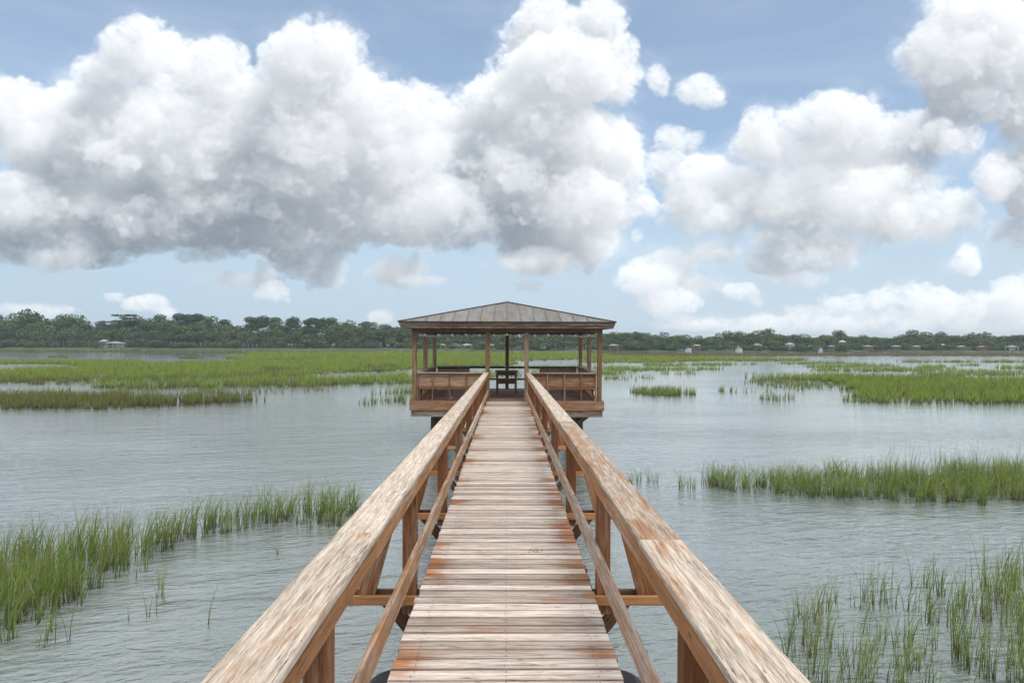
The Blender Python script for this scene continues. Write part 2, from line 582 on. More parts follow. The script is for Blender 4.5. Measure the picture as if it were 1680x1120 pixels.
    py = 559 - 1120 * np.tan(el) / np.cos(az)
    fx = np.clip((px - X0) / step - 0.5, 0, nx - 1.001)
    fy = np.clip((py - Y0) / step - 0.5, 0, ny - 1.001)
    ix, iy = fx.astype(int), fy.astype(int)
    tx, ty = fx - ix, fy - iy
    out = np.zeros((nel, naz, 4), dtype=np.float32)
    for c, src in enumerate((Ls, Am, D)):
        out[:, :, c] = (src[iy, ix] * (1 - tx) + src[iy, ix + 1] * tx) * (1 - ty) + (src[iy + 1, ix] * (1 - tx) + src[iy + 1, ix + 1] * tx) * ty
    out[:, :, 3] = 1.0
    img = bpy.data.images.new('cloud_light', naz, nel, alpha=False, float_buffer=True)
    img.colorspace_settings.name = 'Non-Color'
    img.pixels.foreach_set(out.ravel())
    img.update()
    img.pack()
    return img


SKY_STRENGTH = 0.115
CLOUD_LIT = (0.72, 0.70, 0.675)
CLOUD_AMB = (0.118, 0.154, 0.198)


def make_world():
    w = bpy.data.worlds.new('World')
    scene.world = w
    w.use_nodes = True
    n = NT(w.node_tree)
    bg = w.node_tree.nodes['Background']
    sky = n.node('ShaderNodeTexSky', sky_type='NISHITA')
    sky.sun_disc = False
    sky.sun_elevation = R(SUN_EL)
    sky.sun_rotation = R(SUN_AZ)
    sky.air_density = 1.0
    sky.dust_density = 0.7
    sky.ozone_density = 1.2
    tc = n.node('ShaderNodeTexCoord')
    d = tc.outputs['Generated']
    s = n.node('ShaderNodeSeparateXYZ')
    n.link(d, s.inputs[0])
    az = n.math('ARCTAN2', s.outputs[0], s.outputs[1])
    el = n.math('ARCSINE', s.outputs[2])
    u = n.maprange(az, R(-44), R(44)); u.node.clamp = False
    v = n.maprange(el, R(-1.0), R(29.5)); v.node.clamp = False
    cv = n.node('ShaderNodeCombineXYZ')
    n.link(u, cv.inputs[0]); n.link(v, cv.inputs[1])
    im = n.node('ShaderNodeTexImage', image=make_clouds(), extension='MIRROR', interpolation='Cubic')
    n.link(cv.outputs[0], im.inputs[0])
    q = n.node('ShaderNodeSeparateColor')
    n.link(im.outputs['Color'], q.inputs[0])
    lit, amb, al = q.outputs[0], q.outputs[1], q.outputs[2]
    # optical depth, frayed by fine noise at the thin edges
    fr = n.noise(n.vmath('MULTIPLY', d, (1.0, 1.0, 1.25)), 75.0, 5.0, 0.68, 0.5)
    od = n.math('MULTIPLY', n.math('MULTIPLY', al, 6.0), n.maprange(fr, 0.32, 0.62, 0.45, 1.5))
    al = n.math('SUBTRACT', 1.0, n.math('EXPONENT', n.math('MULTIPLY', od, -1.0)))
    al = n.math('MULTIPLY', al, n.maprange(el, R(34), R(60), 1.0, 0.45, True))
    # thin veils high up and haze low down, both procedural
    wv = n.vmath('MULTIPLY', d, (1.2, 1.2, 7.0))
    veil = n.noise(wv, 1.6, 6.0, 0.6, 0.6)
    skyc = n.mix(1.0, sky.outputs[0], (SKY_STRENGTH,) * 3, 'MULTIPLY')
    skyc = n.mix(0.35, skyc, (0.32, 0.40, 0.48))
    veilf = n.maprange(veil, 0.42, 0.75, 0.0, 0.16, True)
    skyc = n.mix(veilf, skyc, (0.55, 0.61, 0.68))
    side = n.maprange(az, R(-30), R(28), 0.35, 1.0)
    low = n.math('MULTIPLY', n.math('POWER', n.maprange(el, R(-1), R(16), 1.0, 0.0), 2.0), side)
    band = n.maprange(el, R(1.0), R(15.0), 1.0, 0.0, True)
    skyc = n.mix(n.math('MULTIPLY', band, 0.85), skyc, (0.29, 0.395, 0.51))
    skyc = n.mix(n.math('MULTIPLY', low, 0.6), skyc, (0.57, 0.63, 0.68))
    cl = n.mix(1.0, n.mix(lit, (0, 0, 0), CLOUD_LIT), n.mix(amb, tuple(c * 0.75 for c in CLOUD_AMB), CLOUD_AMB), 'ADD')
    cl = n.mix(n.math('MULTIPLY', low, 0.35), cl, (0.66, 0.70, 0.73))
    out = n.mix(al, skyc, cl)
    # invented bright cloud sheet above the view, added to lighten water and deck
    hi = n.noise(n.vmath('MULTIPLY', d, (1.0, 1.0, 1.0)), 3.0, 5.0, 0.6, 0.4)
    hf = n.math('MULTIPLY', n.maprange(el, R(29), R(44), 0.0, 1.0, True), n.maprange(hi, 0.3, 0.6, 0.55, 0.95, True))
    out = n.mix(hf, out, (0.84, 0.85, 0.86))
    # below the horizon: dull water colour
    out = n.mix(n.maprange(s.outputs[2], -0.03, -0.005, 1.0, 0.0), out, (0.2, 0.25, 0.25))
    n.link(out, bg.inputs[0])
    bg.inputs[1].default_value = 1.0
    w.cycles.sampling_method = 'MANUAL'
    w.cycles.sample_map_resolution = 1024


t0 = time.time()
make_world()
print('world', round(time.time() - t0, 1))

sun_d = bpy.data.lights.new('sun', 'SUN')
sun_d.energy = 1.4
sun_d.angle = R(30)
sun_d.color = (1.0, 0.955, 0.89)
sun = bpy.data.objects.new('sun', sun_d)
az_, el_ = R(SUN_AZ), R(SUN_EL)
to_sun = Vector((math.sin(az_) * math.cos(el_), math.cos(az_) * math.cos(el_), math.sin(el_)))
sun.rotation_euler = to_sun.to_track_quat('Z', 'Y').to_euler()
sun.location = (20, -30, 40)
COL.objects.link(sun)


# ================================================================== WATER AND LAND
def water_mat():
    m, n, p = new_mat('tidal_water')
    tc = n.node('ShaderNodeTexCoord')
    o = tc.outputs['Object']
    mp = n.node('ShaderNodeMapping')
    mp.inputs['Rotation'].default_value = (0, 0, R(-14))
    n.link(o, mp.inputs[0])
    q = mp.outputs[0]
    wv = n.noise(n.vmath('MULTIPLY', q, (0.55, 1.7, 1.0)), 1.0, 3.0, 0.5, 0.5)
    rip = n.noise(n.vmath('MULTIPLY', q, (2.6, 6.2, 1.0)), 1.0, 4.0, 0.55, 0.7)
    chop = n.noise(n.vmath('MULTIPLY', q, (7.5, 15.0, 1.0)), 1.0, 3.0, 0.55, 0.4)
    calm = n.noise(n.vmath('MULTIPLY', o, (0.05, 0.11, 1.0)), 1.0, 3.0, 0.5)
    calm = n.maprange(calm, 0.35, 0.65, 0.55, 1.1, True)
    h = n.math('ADD', n.math('MULTIPLY', wv, 0.9), n.math('ADD', n.math('MULTIPLY', rip, 0.6), n.math('MULTIPLY', chop, 0.2)))
    b = n.node('ShaderNodeBump')
    n.val(b.inputs['Height'], h)
    # open ripples round the walk, calmer water out in the lee of the marsh
    ln = n.node('ShaderNodeVectorMath', operation='LENGTH')
    n.link(n.vmath('MULTIPLY', o, (1.0, 1.0, 0.0)), ln.inputs[0])
    lee = n.maprange(ln.outputs['Value'], 9.0, 42.0, 1.0, 0.36, True)
    n.val(b.inputs['Strength'], n.math('MULTIPLY', n.math('MULTIPLY', calm, lee), 0.95))
    b.inputs['Distance'].default_value = 0.085
    n.link(b.outputs[0], p.inputs['Normal'])
    silt = n.noise(n.vmath('MULTIPLY', o, (0.25, 0.25, 1.0)), 1.0, 4.0, 0.55)
    c = n.mix(n.maprange(silt, 0.35, 0.65), (0.165, 0.195, 0.175), (0.225, 0.25, 0.235))
    n.link(c, p.inputs['Base Color'])
    p.inputs['Roughness'].default_value = 0.05
    p.inputs['IOR'].default_value = 1.45
    p.inputs['Coat Weight'].default_value = 1.0
    p.inputs['Coat IOR'].default_value = 2.3
    p.inputs['Coat Roughness'].default_value = 0.10
    n.link(b.outputs[0], p.inputs['Coat Normal'])
    p.inputs['Specular IOR Level'].default_value = 0.5
    return m


def sheet(name, pts, mat, kind='structure'):
    me = bpy.data.meshes.new(name)
    me.from_pydata(pts, [], [tuple(range(len(pts)))])
    me.materials.append(mat)
    o = bpy.data.objects.new(name, me)
    COL.objects.link(o)
    tag(o, kind=kind)
    return o


M['water'] = water_mat()
wt = sheet('water', [(-1500, -120, WATER), (1500, -120, WATER), (1500, 300, WATER), (-1500, 300, WATER)], M['water'])
tag(wt, 'rippled grey green tidal water around the boardwalk and the marsh', 'water')


def land_mat():
    m, n, p = new_mat('shore_ground')
    tc = n.node('ShaderNodeTexCoord')
    a = n.noise(tc.outputs['Object'], 0.15, 5.0)
    c = n.mix(n.maprange(a, 0.35, 0.65), (0.04, 0.055, 0.022), (0.085, 0.095, 0.04))
    n.link(c, p.inputs['Base Color'])
    p.inputs['Roughness'].default_value = 0.95
    return m


M['land'] = land_mat()
SHORE = 236.0
bm = bmesh.new()
rows = [(SHORE - 6, -1.75), (SHORE - 1, -1.35), (SHORE + 6, -0.9), (SHORE + 40, -0.3), (SHORE + 200, 0.4), (1700, 1.0)]
grid = []
for k, (y, z) in enumerate(rows):
    r_ = []
    for i in range(61):
        x = -1500 + 50 * i
        wob = 5.0 * math.sin(x * 0.021) + 3.0 * math.sin(x * 0.057 + 1) if k < 3 else 0
        r_.append(bm.verts.new((x, y + wob, z)))
    grid.append(r_)
for k in range(len(rows) - 1):
    for i in range(60):
        bm.faces.new((grid[k][i], grid[k][i + 1], grid[k + 1][i + 1], grid[k + 1][i]))
me = bpy.data.meshes.new('terrain')
bm.to_mesh(me); bm.free()
me.materials.append(M['land'])
land = bpy.data.objects.new('terrain', me)
COL.objects.link(land)
tag(land, 'low wooded far shore beyond the salt marsh', 'terrain', kind='structure')


# ================================================================== BOARDWALK
walk = empty('boardwalk', (0, 1, 0))
tag(walk, 'long weathered timber boardwalk with handrails running out to the pavilion', 'boardwalk')
walk_off = Vector((0, -1, 0))


def place(o):
    """children keep world coordinates: undo the parent's location"""
    o.matrix_parent_inverse = o.parent.matrix_world.inverted() if False else Matrix.Translation(-root_loc(o.parent))
    return o


def root_loc(p):
    v = Vector((0, 0, 0))
    while p is not None:
        v += Vector(p.location)
        p = p.parent
    return v


def part(mb, name, mat, parent, **kw):
    o = mb.build(name, M[mat], parent, **kw)
    if parent is not None:
        o.matrix_parent_inverse = Matrix.Translation(-root_loc(parent)) if parent.type == 'EMPTY' else Matrix.Identity(4)
    return o


PAV_F, PAV_B, PAV_M = 22.75, 28.45, 25.6
mb = MB()
rows_y = []
y = -1.6
while y < PAV_F - 0.12:
    w = random.gauss(0.121, 0.006)
    xl = -0.700 + random.gauss(0, 0.005)
    xr = 0.697 + random.gauss(0, 0.005)
    zt = random.gauss(0, 0.0022)
    sk = random.gauss(0, 0.0025)
    mb.beam((xl, y + w / 2 - sk, -0.022 + zt), (xr, y + w / 2 + sk, -0.022 + zt + random.gauss(0, 0.0025)), w, 0.044, side=(0, -1, 0), seg=6, wob=0.0012)
    rows_y.append(y + w / 2)
    y += w + max(0.004, random.gauss(0.0095, 0.004))
deck = part(mb, 'deck', 'deck', walk, bevel=0.005)
mb = MB()      # nail heads over the three stringers, two to a board where they can be made out
for yy in rows_y:
    if not 2.5 < yy < 11.0: continue
    for sx in (-0.56, 0.0, 0.56):
        for dy in (-0.03, 0.032):
            cx_, cy_ = sx + random.gauss(0, 0.006), yy + dy + random.gauss(0, 0.004)
            mb.poly([(cx_ + 0.0048 * math.cos(a * math.pi / 3), cy_ + 0.0048 * math.sin(a * math.pi / 3), 0.0062) for a in range(6)], [(0, 1, 2, 3, 4, 5)])
nl = part(mb, 'nail_heads', 'nail', deck)
nl['kind'] = 'stuff'

mb = MB()
for sx in (-0.56, 0.0, 0.56):
    mb.box(sx - 0.022, sx + 0.022, -1.5, PAV_F - 0.2, -0.252, -0.052)
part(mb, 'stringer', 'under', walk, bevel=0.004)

BENTS = [0.25, 2.93, 5.6, 8.25, 10.88, 13.5, 16.1, 18.72, 21.3]


def lat_in(D):      # inner edge of the rail cap drifts inwards along the walk
    return 0.722 - 0.0052 * D


def cap_w(D):
    return 0.245 - 0.0036 * D


for D in BENTS:
    for dy in (-0.075, 0.075):
        mb = MB()
        e0, e1 = random.uniform(-0.03, 0.03), random.uniform(-0.03, 0.03)
        mb.box(-1.30 + e0, 1.29 + e1, D + dy - 0.019, D + dy + 0.019, -0.135, -0.062)
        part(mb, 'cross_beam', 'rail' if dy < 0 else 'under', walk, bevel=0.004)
    for s in (-1, 1):
        mb = MB()
        mb.beam((s * 1.02, D + 0.115, -0.14), (s * 0.34, D + 0.115, -0.98), 0.04, 0.11, side=(0, 1, 0))
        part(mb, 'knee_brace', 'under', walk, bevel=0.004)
        mb = MB()
        x = s * 0.46
        mb.tube([(x, D + 0.27, -3.2), (x + s * 0.01, D + 0.27, -1.2), (x + s * 0.012, D + 0.27, -0.26)], [0.125, 0.118, 0.112], n=14)
        part(mb, 'piling', 'pile', walk, smooth=False)
    mb = MB()
    mb.beam((-0.46, D + 0.41, -0.36), (0.46, D + 0.41, -1.3), 0.04, 0.13, side=(0, 1, 0))
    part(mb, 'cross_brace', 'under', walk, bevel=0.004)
for s in (-1, 1):
    mb = MB()
    x = s * 0.70
    mb.tube([(x, 4.35, -3.2), (x, 4.35, -0.17), (x, 4.35, -0.15)], [0.165, 0.165, 0.13], n=20)
    o = part(mb, 'piling', 'black', walk, smooth=False)
    o['label'] = 'black wrapped piling beside the deck'

CAP_Z = 0.95
joints = {-1: [-1.5, 3.75, 8.6, 13.45, 18.3, PAV_F - 0.09], 1: [-1.5, 3.62, 8.9, 13.2, 18.6, PAV_F - 0.09]}
for s in (-1, 1):
    # handrail: the two side boards carry the cap, mid rail, posts and raking braces hang on it
    mb = MB()
    js = joints[s]
    for a, b in zip(js[:-1], js[1:]):
        for off, inner in ((0.024, True), (None, False)):
            ya, yb = a + 0.003 + random.uniform(0, .002), b - 0.003
            def latx(D):
                return s * (lat_in(D) + (0.026 if inner else cap_w(D) - 0.028))
            dz = random.uniform(-0.003, 0.003)
            mb.beam((latx(ya), ya, CAP_Z - 0.0955 + dz), (latx(yb), yb, CAP_Z - 0.0955 + dz), 0.038, 0.105, side=(1, 0, 0), seg=4, wob=0.002)
    rail = part(mb, 'handrail', 'rail', walk, bevel=0.007, seg=3)
    rail['label'] = 'left handrail' if s < 0 else 'right handrail'
    for a, b in zip(js[:-1], js[1:]):
        mb = MB()
        ya, yb = a + random.uniform(0.001, 0.003), b - random.uniform(0.001, 0.003)
        j0, j1 = random.uniform(-.004, .004), random.uniform(-.004, .004)
        c0 = s * (lat_in(ya) + cap_w(ya) / 2) + j0
        c1 = s * (lat_in(yb) + cap_w(yb) / 2) + j1
        dz = random.uniform(-0.002, 0.002)
        mb.beam((c0, ya, CAP_Z - 0.0205 + dz), (c1, yb, CAP_Z - 0.0205 + dz), cap_w(ya), 0.042, side=(1, 0, 0), w1=cap_w(yb), seg=8, wob=0.0025)
        part(mb, 'rail_cap', 'cap', rail, bevel=0.013, seg=4)
    ms = [-1.4, 2.98 if s > 0 else 1.9, 7.2 if s > 0 else 7.14, 12.2, 17.4, PAV_F - 0.05]
    for a, b in zip(ms[:-1], ms[1:]):
        mb = MB()
        def mx(D): return s * (lat_in(D) + 0.018)
        dz = random.uniform(-0.006, 0.006)
        mb.beam((mx(a + .002), a + .002, 0.305 + dz), (mx(b - .002), b - .002, 0.305 + dz), 0.038, 0.145, side=(1, 0, 0), seg=5, wob=0.003)
        part(mb, 'mid_rail', 'mid', rail, bevel=0.006, seg=3)
    for D in BENTS:
        xi = lat_in(D) + 0.0395
        if s > 0: xi += 0.003
        mb = MB()
        mb.box(*(sorted((s * xi, s * (xi + 0.112)))), D - 0.055, D + 0.055, -0.22, CAP_Z - 0.15)
        mb.box(*(sorted((s * (xi + 0.008), s * (xi + 0.104)))), D - 0.047, D + 0.047, CAP_Z - 0.1495, CAP_Z - 0.045)
        part(mb, 'post', 'post', rail, bevel=0.006)
        mb = MB()
        mb.beam((s * (xi + 0.43), D + 0.005, -0.14), (s * (xi + 0.175), D + 0.005, CAP_Z - 0.152), 0.14, 0.038, side=(1, 0, 0))
        part(mb, 'rail_brace', 'post', rail, bevel=0.005)

# droppings left on the boards
mb = MB()
for k in range(16):
    p = ground(862 + random.uniform(0, 28), 903 + random.uniform(-3, 3), 0.004)
    r = random.uniform(0.004, 0.012)
    mb.ball((p.x, p.y, 0.002), r, 7, 5, 0.45)
o = mb.build('droppings', M['dung'])
tag(o, 'small dark scatter of bird droppings on the boardwalk planks', 'droppings', kind='stuff')


# ================================================================== PAVILION
pav = empty('pavilion', (0, PAV_M, 0))
tag(pav, 'open timber pavilion with hipped metal roof at the end of the boardwalk', 'pavilion')
HW = 3.08

# floor boards
mb = MB()
y = PAV_F - 0.10
while y < PAV_B + 0.1:
    w = 0.148
    mb.beam((-3.18, y + w / 2, -0.021 + random.gauss(0, .001)), (3.18, y + w / 2, -0.021 + random.gauss(0, .001)), w, 0.042, side=(0, -1, 0))
    y += w + 0.007
part(mb, 'floor', 'pavfloor', pav, bevel=0.004)
# rim joists and beams below
mb = MB()
yf, yb_ = PAV_F - 0.16, PAV_B + 0.17
mb.box(-3.22, 3.22, yf - 0.045, yf, -0.30, 0.012)
mb.box(-3.22, 3.22, yb_, yb_ + 0.045, -0.30, 0.008)
for s in (-1, 1):
    mb.box(*(sorted((s * 3.175, s * 3.218))), yf + 0.002, yb_ - 0.002, -0.298, 0.010)
part(mb, 'rim_joist', 'pav', pav, bevel=0.006)
mb = MB()
mb.box(-3.17, 3.17, yf + 0.002, yf + 0.075, -0.52, -0.304)
mb.box(-3.17, 3.17, PAV_M - 0.04, PAV_M + 0.04, -0.52, -0.304)
mb.box(-3.17, 3.17, yb_ - 0.08, yb_ - 0.002, -0.52, -0.304)
part(mb, 'girder', 'fascia', pav, bevel=0.006)
mb = MB()
for k in range(14):
    x = -3.0 + k * 6.0 / 13
    mb.box(x - 0.02, x + 0.02, yf + 0.08, yb_ - 0.09, -0.29, -0.046)
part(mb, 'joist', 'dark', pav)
for yy in (23.35, PAV_M, 27.95):
    for x in (-2.48, -0.05, 2.47):
        if yy < 24 and abs(x) < 1: continue
        mb = MB()
        mb.tube([(x, yy, -3.3), (x, yy, -1.4), (x + 0.01, yy, -0.525)], [0.145, 0.135, 0.125], n=14)
        part(mb, 'piling', 'pile', pav)
mb = MB(); mb.beam((2.2, 23.19, -0.95), (2.75, 23.19, -0.53), 0.04, 0.15, side=(0, 1, 0)); part(mb, 'brace', 'pile', pav)
mb = MB(); mb.beam((-2.48, 23.51, -0.6), (-2.48, 25.4, -1.4), 0.04, 0.15); part(mb, 'brace', 'pile', pav)
mb = MB(); mb.beam((2.47, 23.51, -0.6), (2.47, 25.4, -1.4), 0.04, 0.15); part(mb, 'brace', 'pile', pav)

# posts
BEAM_B, BEAM_T = 2.275, 2.425
posts = [(-HW, PAV_F), (HW, PAV_F), (-0.652, PAV_F), (0.652, PAV_F), (-HW + 0.02, PAV_M), (HW, PAV_M), (-HW + 0.06, PAV_B), (HW - 0.02, PAV_B), (0.0, PAV_B)]
for (x, yy) in posts:
    mb = MB()
    mb.beam((x, yy, 0.001), (x + random.gauss(0, .006), yy, BEAM_B + 0.004), 0.142, 0.142, side=(1, 0, 0))
    mat = 'pavpost' if yy < 24 else 'dark'
    part(mb, 'post', 'pavpost' if yy < 27 else 'pav', pav, bevel=0.008)

# roof beams, rafters, fascia
mb = MB()
for dy in (-0.062, 0.062):
    mb.box(-3.17, 3.17, PAV_F + dy - 0.02, PAV_F + dy + 0.02, BEAM_B, BEAM_T)
    mb.box(-3.15, 3.15, PAV_B + dy - 0.02, PAV_B + dy + 0.02, BEAM_B, BEAM_T)
for s in (-1, 1):
    for dx in (-0.062, 0.062):
        mb.box(s * HW + dx - 0.02, s * HW + dx + 0.02, PAV_F + 0.09, PAV_B - 0.09, BEAM_B + 0.003, BEAM_T - 0.003)
part(mb, 'roof_beam', 'fascia', pav, bevel=0.005)

EX, EY0, EY1 = 3.56, PAV_F - 0.46, PAV_B + 0.46
EZ, PZ = 2.625, 3.445
PKX, PKY = 0.0, PAV_M
roofh = (PZ - EZ)
mb = MB()
corners = [(-EX, EY0), (EX, EY0), (EX, EY1), (-EX, EY1)]
vs = [(x, yy, EZ) for x, yy in corners] + [(PKX, PKY, PZ)] + [(x, yy, EZ - 0.035) for x, yy in corners] + [(PKX, PKY, PZ - 0.035)]
# metal sheets as separate panels so that each has its own tone
def roof_face(a, b):
    """sheets between eave corners a and b up to the peak"""
    a, b = Vector((*a, EZ)), Vector((*b, EZ))
    pk = Vector((PKX, PKY, PZ))
    L = (b - a).length
    e = (b - a) / L
    mid = (a + b) / 2
    up = pk - mid
    n = max(2, round(L / 0.449))
    outs = []
    for i in range(n):
        t0_, t1_ = i / n, (i + 1) / n
        def h(t): return 1 - abs(2 * t - 1)
        ts = [t0_, t1_] if not (t0_ < .5 < t1_) else [t0_, .5, t1_]
        lo = [a + e * (L * t) for t in ts]
        hi = [a + e * (L * t) + up * h(t) for t in ts]
        outs.append((lo, hi))
    return outs, a, e, L, up, n
panels = MB(); seams = MB()
for ci in range(4):
    a, b = corners[ci], corners[(ci + 1) % 4]
    outs, A_, e, L, up, n = roof_face(a, b)
    nrm = e.cross(up).normalized()
    for lo, hi in outs:
        ring = lo + [h for h in reversed(hi)]
        # drop doubled points at the corners
        pts = []
        for q in ring:
            if not any((q - z).length < 1e-5 for z in pts): pts.append(q)
        if len(pts) < 3: continue
        panels.poly(pts, [tuple(range(len(pts)))], g=[((q - A_).dot(up.normalized()), (q - A_).dot(e), 0) for q in pts])
    for i in range(1, n):
        t = i / n
        hgt = 1 - abs(2 * t - 1)
        p0 = A_ + e * (L * t) + nrm * 0.012 - up * 0.004
        p1 = A_ + e * (L * t) + up * hgt + nrm * 0.012
        seams.beam(p0, p1, 0.026, 0.024, side=e)
roof = part(panels, 'roof', 'roof', pav)
part(seams, 'roof_seam', 'seam', roof)
mb = MB()
for (x, yy) in corners:
    mb.beam((x, yy, EZ + 0.012), (PKX, PKY, PZ + 0.02), 0.085, 0.022)
part(mb, 'hip_cap', 'drip', roof, bevel=0.004)
mb = MB()
mb.box(-EX - 0.012, EX + 0.012, EY0 - 0.014, EY0 + 0.01, EZ - 0.03, EZ + 0.012)
mb.box(-EX - 0.012, EX + 0.012, EY1 - 0.01, EY1 + 0.014, EZ - 0.03, EZ + 0.012)
for s in (-1, 1):
    mb.box(*(sorted((s * (EX - 0.01), s * (EX + 0.012)))), EY0 + 0.012, EY1 - 0.012, EZ - 0.029, EZ + 0.011)
part(mb, 'drip_edge', 'drip', roof)
mb = MB()    # underside boarding
vs2 = [(x * 0.985, PKY + (yy - PKY) * 0.985, EZ - 0.04) for x, yy in corners] + [(PKX, PKY, PZ - 0.05)]
mb.poly(vs2, [(1, 0, 4), (2, 1, 4), (3, 2, 4), (0, 3, 4)])
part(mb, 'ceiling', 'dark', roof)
# two stepped fascia boards round the eaves
mb = MB()
for (ins, z0, z1) in ((0.025, EZ - 0.122, EZ - 0.032), (0.062, EZ - 0.215, EZ - 0.124)):
    x, ya, yb2 = EX - ins, EY0 + ins, EY1 - ins
    mb.box(-x, x, ya, ya + 0.03, z0, z1)
    mb.box(-x, x, yb2 - 0.03, yb2, z0, z1)
    for s in (-1, 1):
        mb.box(*(sorted((s * (x - 0.03), s * (x - 0.001)))), ya + 0.032, yb2 - 0.032, z0 + 0.001, z1 - 0.001)
part(mb, 'fascia', 'fascia', roof, bevel=0.005)
mb = MB()
mb.box(-EX + 0.12, EX - 0.12, EY0 + 0.1, PAV_F - 0.09, EZ - 0.205, EZ - 0.185)
mb.box(-EX + 0.12, EX - 0.12, PAV_B + 0.09, EY1 - 0.1, EZ - 0.205, EZ - 0.185)
for s in (-1, 1):
    mb.box(*(sorted((s * (HW + 0.09), s * (EX - 0.12)))), PAV_F - 0.088, PAV_B + 0.088, EZ - 0.204, EZ - 0.186)
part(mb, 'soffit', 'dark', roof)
mb = MB()
for (x, yy) in corners:
    mb.beam((x * 0.95, PKY + (yy - PKY) * 0.95, EZ - 0.1), (PKX, PKY, PZ - 0.14), 0.045, 0.14)
for k in range(1, 7):
    t = k / 7 * 2 - 1
    h = 1 - abs(t)
    for yy in (EY0, EY1):
        yi = PKY + (yy - PKY) * 0.96
        mb.beam((t * EX * .98, yi, EZ - 0.1), (t * EX * .98, yi + (PKY - yi) * h, EZ - 0.1 + roofh * h), 0.04, 0.12, side=(1, 0, 0))
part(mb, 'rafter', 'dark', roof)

# benches: back boards on battens, cap above, slatted seat inside
def bench(p0, p1, inward, battens, seat=(0.0, 1.0), both_ends=True):
    p0, p1, inn = Vector(p0), Vector(p1), Vector(inward)
    d = (p1 - p0); L = d.length; a = d / L
    Z = Vector((0, 0, 1))
    mb = MB()
    for z0, z1 in ((0.475, 0.62), (0.628, 0.768), (0.776, 0.893)):
        q = inn * (0.032 + random.uniform(0, 0.003))
        mb.beam(p0 + q + Z * ((z0 + z1) / 2), p1 + q + Z * ((z0 + z1) / 2), 0.03, z1 - z0, side=inn)
    b = part(mb, 'bench', 'pav', pav, bevel=0.004)
    mb = MB()
    mb.beam(p0 + inn * 0.03 + Z * 0.931, p1 + inn * 0.03 + Z * 0.931, 0.19, 0.038, side=inn)
    part(mb, 'bench_cap', 'pavcap', b, bevel=0.006)
    mb = MB()
    mb.beam(p0 + inn * -0.022 + Z * 0.895, p1 + inn * -0.022 + Z * 0.895, 0.03, 0.032, side=inn)
    mb.beam(p0 + inn * 0.0 + Z * 0.425, p1 + inn * 0.0 + Z * 0.425, 0.04, 0.085, side=inn)
    part(mb, 'bench_rail', 'pav', b, bevel=0.004)
    for t in battens:
        mb = MB()
        c = p0 + a * t
        mb.beam(c - inn * 0.034 + Z * 0.004, c - inn * 0.034 + Z * 0.876, 0.042, 0.036, side=a)
        part(mb, 'batten', 'pav', b, bevel=0.003)
    mb = MB()
    s0, s1 = p0 + a * (L * seat[0]), p0 + a * (L * seat[1])
    for k in range(3):
        off = inn * (0.14 + k * 0.145)
        mb.beam(s0 + off + Z * 0.435, s1 + off + Z * 0.435, 0.137, 0.036, side=inn)
    part(mb, 'seat', 'pavfloor', b, bevel=0.004)
    n = max(2, round(L / 1.1))
    for k in range(n + 1):
        mb = MB()
        c = p0 + a * (L * (0.04 + 0.92 * k / n))
        mb.beam(c + inn * 0.06 + Z * 0.36, c + inn * 0.5 + Z * 0.40, 0.036, 0.06, side=a)
        mb.beam(c + inn * 0.10 + Z * 0.005, c + inn * 0.46 + Z * 0.375, 0.037, 0.12, side=a)
        part(mb, 'seat_bracket', 'pavfloor', b, bevel=0.003)
    return b


xo, xi = 2.995, 0.735
o = bench((-xo, PAV_F, 0), (-xi, PAV_F, 0), (0, 1, 0), [0.03, 0.52, 1.08, 1.64, 2.2]); o['label'] = 'front bench left of the entrance'
o = bench((xi, PAV_F, 0), (xo, PAV_F, 0), (0, 1, 0), [0.06, 0.62, 1.18, 1.74, 2.23]); o['label'] = 'front bench right of the entrance'
for s in (-1, 1):
    for ya, yb2 in ((PAV_F + 0.1, PAV_M - 0.085), (PAV_M + 0.085, PAV_B - 0.1)):
        bench((s * xo, ya, 0), (s * xo, yb2, 0), (-s, 0, 0), [0.55, 1.1, 1.65, 2.2])
bench((-xo + 0.1, PAV_B, 0), (-1.55, PAV_B, 0), (0, -1, 0), [0.3, 0.85])
bench((1.35, PAV_B, 0), (xo - 0.1, PAV_B, 0), (0, -1, 0), [0.4, 0.95])
mb = MB()
for x0, x1 in ((-1.545, -0.075), (0.075, 1.345)):
    mb.box(x0, x1, PAV_B - 0.05, PAV_B + 0.05, 0.85, 0.945)
    mb.box(x0, x1, PAV_B - 0.02, PAV_B + 0.02, 0.37, 0.44)
part(mb, 'back_rail', 'dark', pav, bevel=0.004)

# string lights hung below the roof beams
def strand(pts, label, n):
    e = empty('string_lights', pts[0])
    tag(e, label, 'string lights', 'strings of globe bulbs under the roof beams')
    P0, P1 = Vector(pts[0]), Vector(pts[1])
    line, bulbs = [], []
    for k in range(n * 4 + 1):
        t = k / (n * 4)
        p = P0.lerp(P1, t)
        p.z -= 0.030 * abs(math.sin(math.pi * t * 4))
        line.append(p)
        if k % 4 == 2: bulbs.append(p)
    mb = MB(); mb.tube(line, 0.006, n=5)
    part(mb, 'wire', 'wire', e)
    for p in bulbs:
        mb = MB(); mb.ball((p.x, p.y, p.z - 0.072), 0.045, 10, 8)
        b = part(mb, 'bulb', 'bulb', e, smooth=True)
        mb = MB(); mb.tube([(p.x, p.y, p.z - 0.034), (p.x, p.y, p.z + 0.004)], 0.014, n=6)
        part(mb, 'socket', 'wire', b)


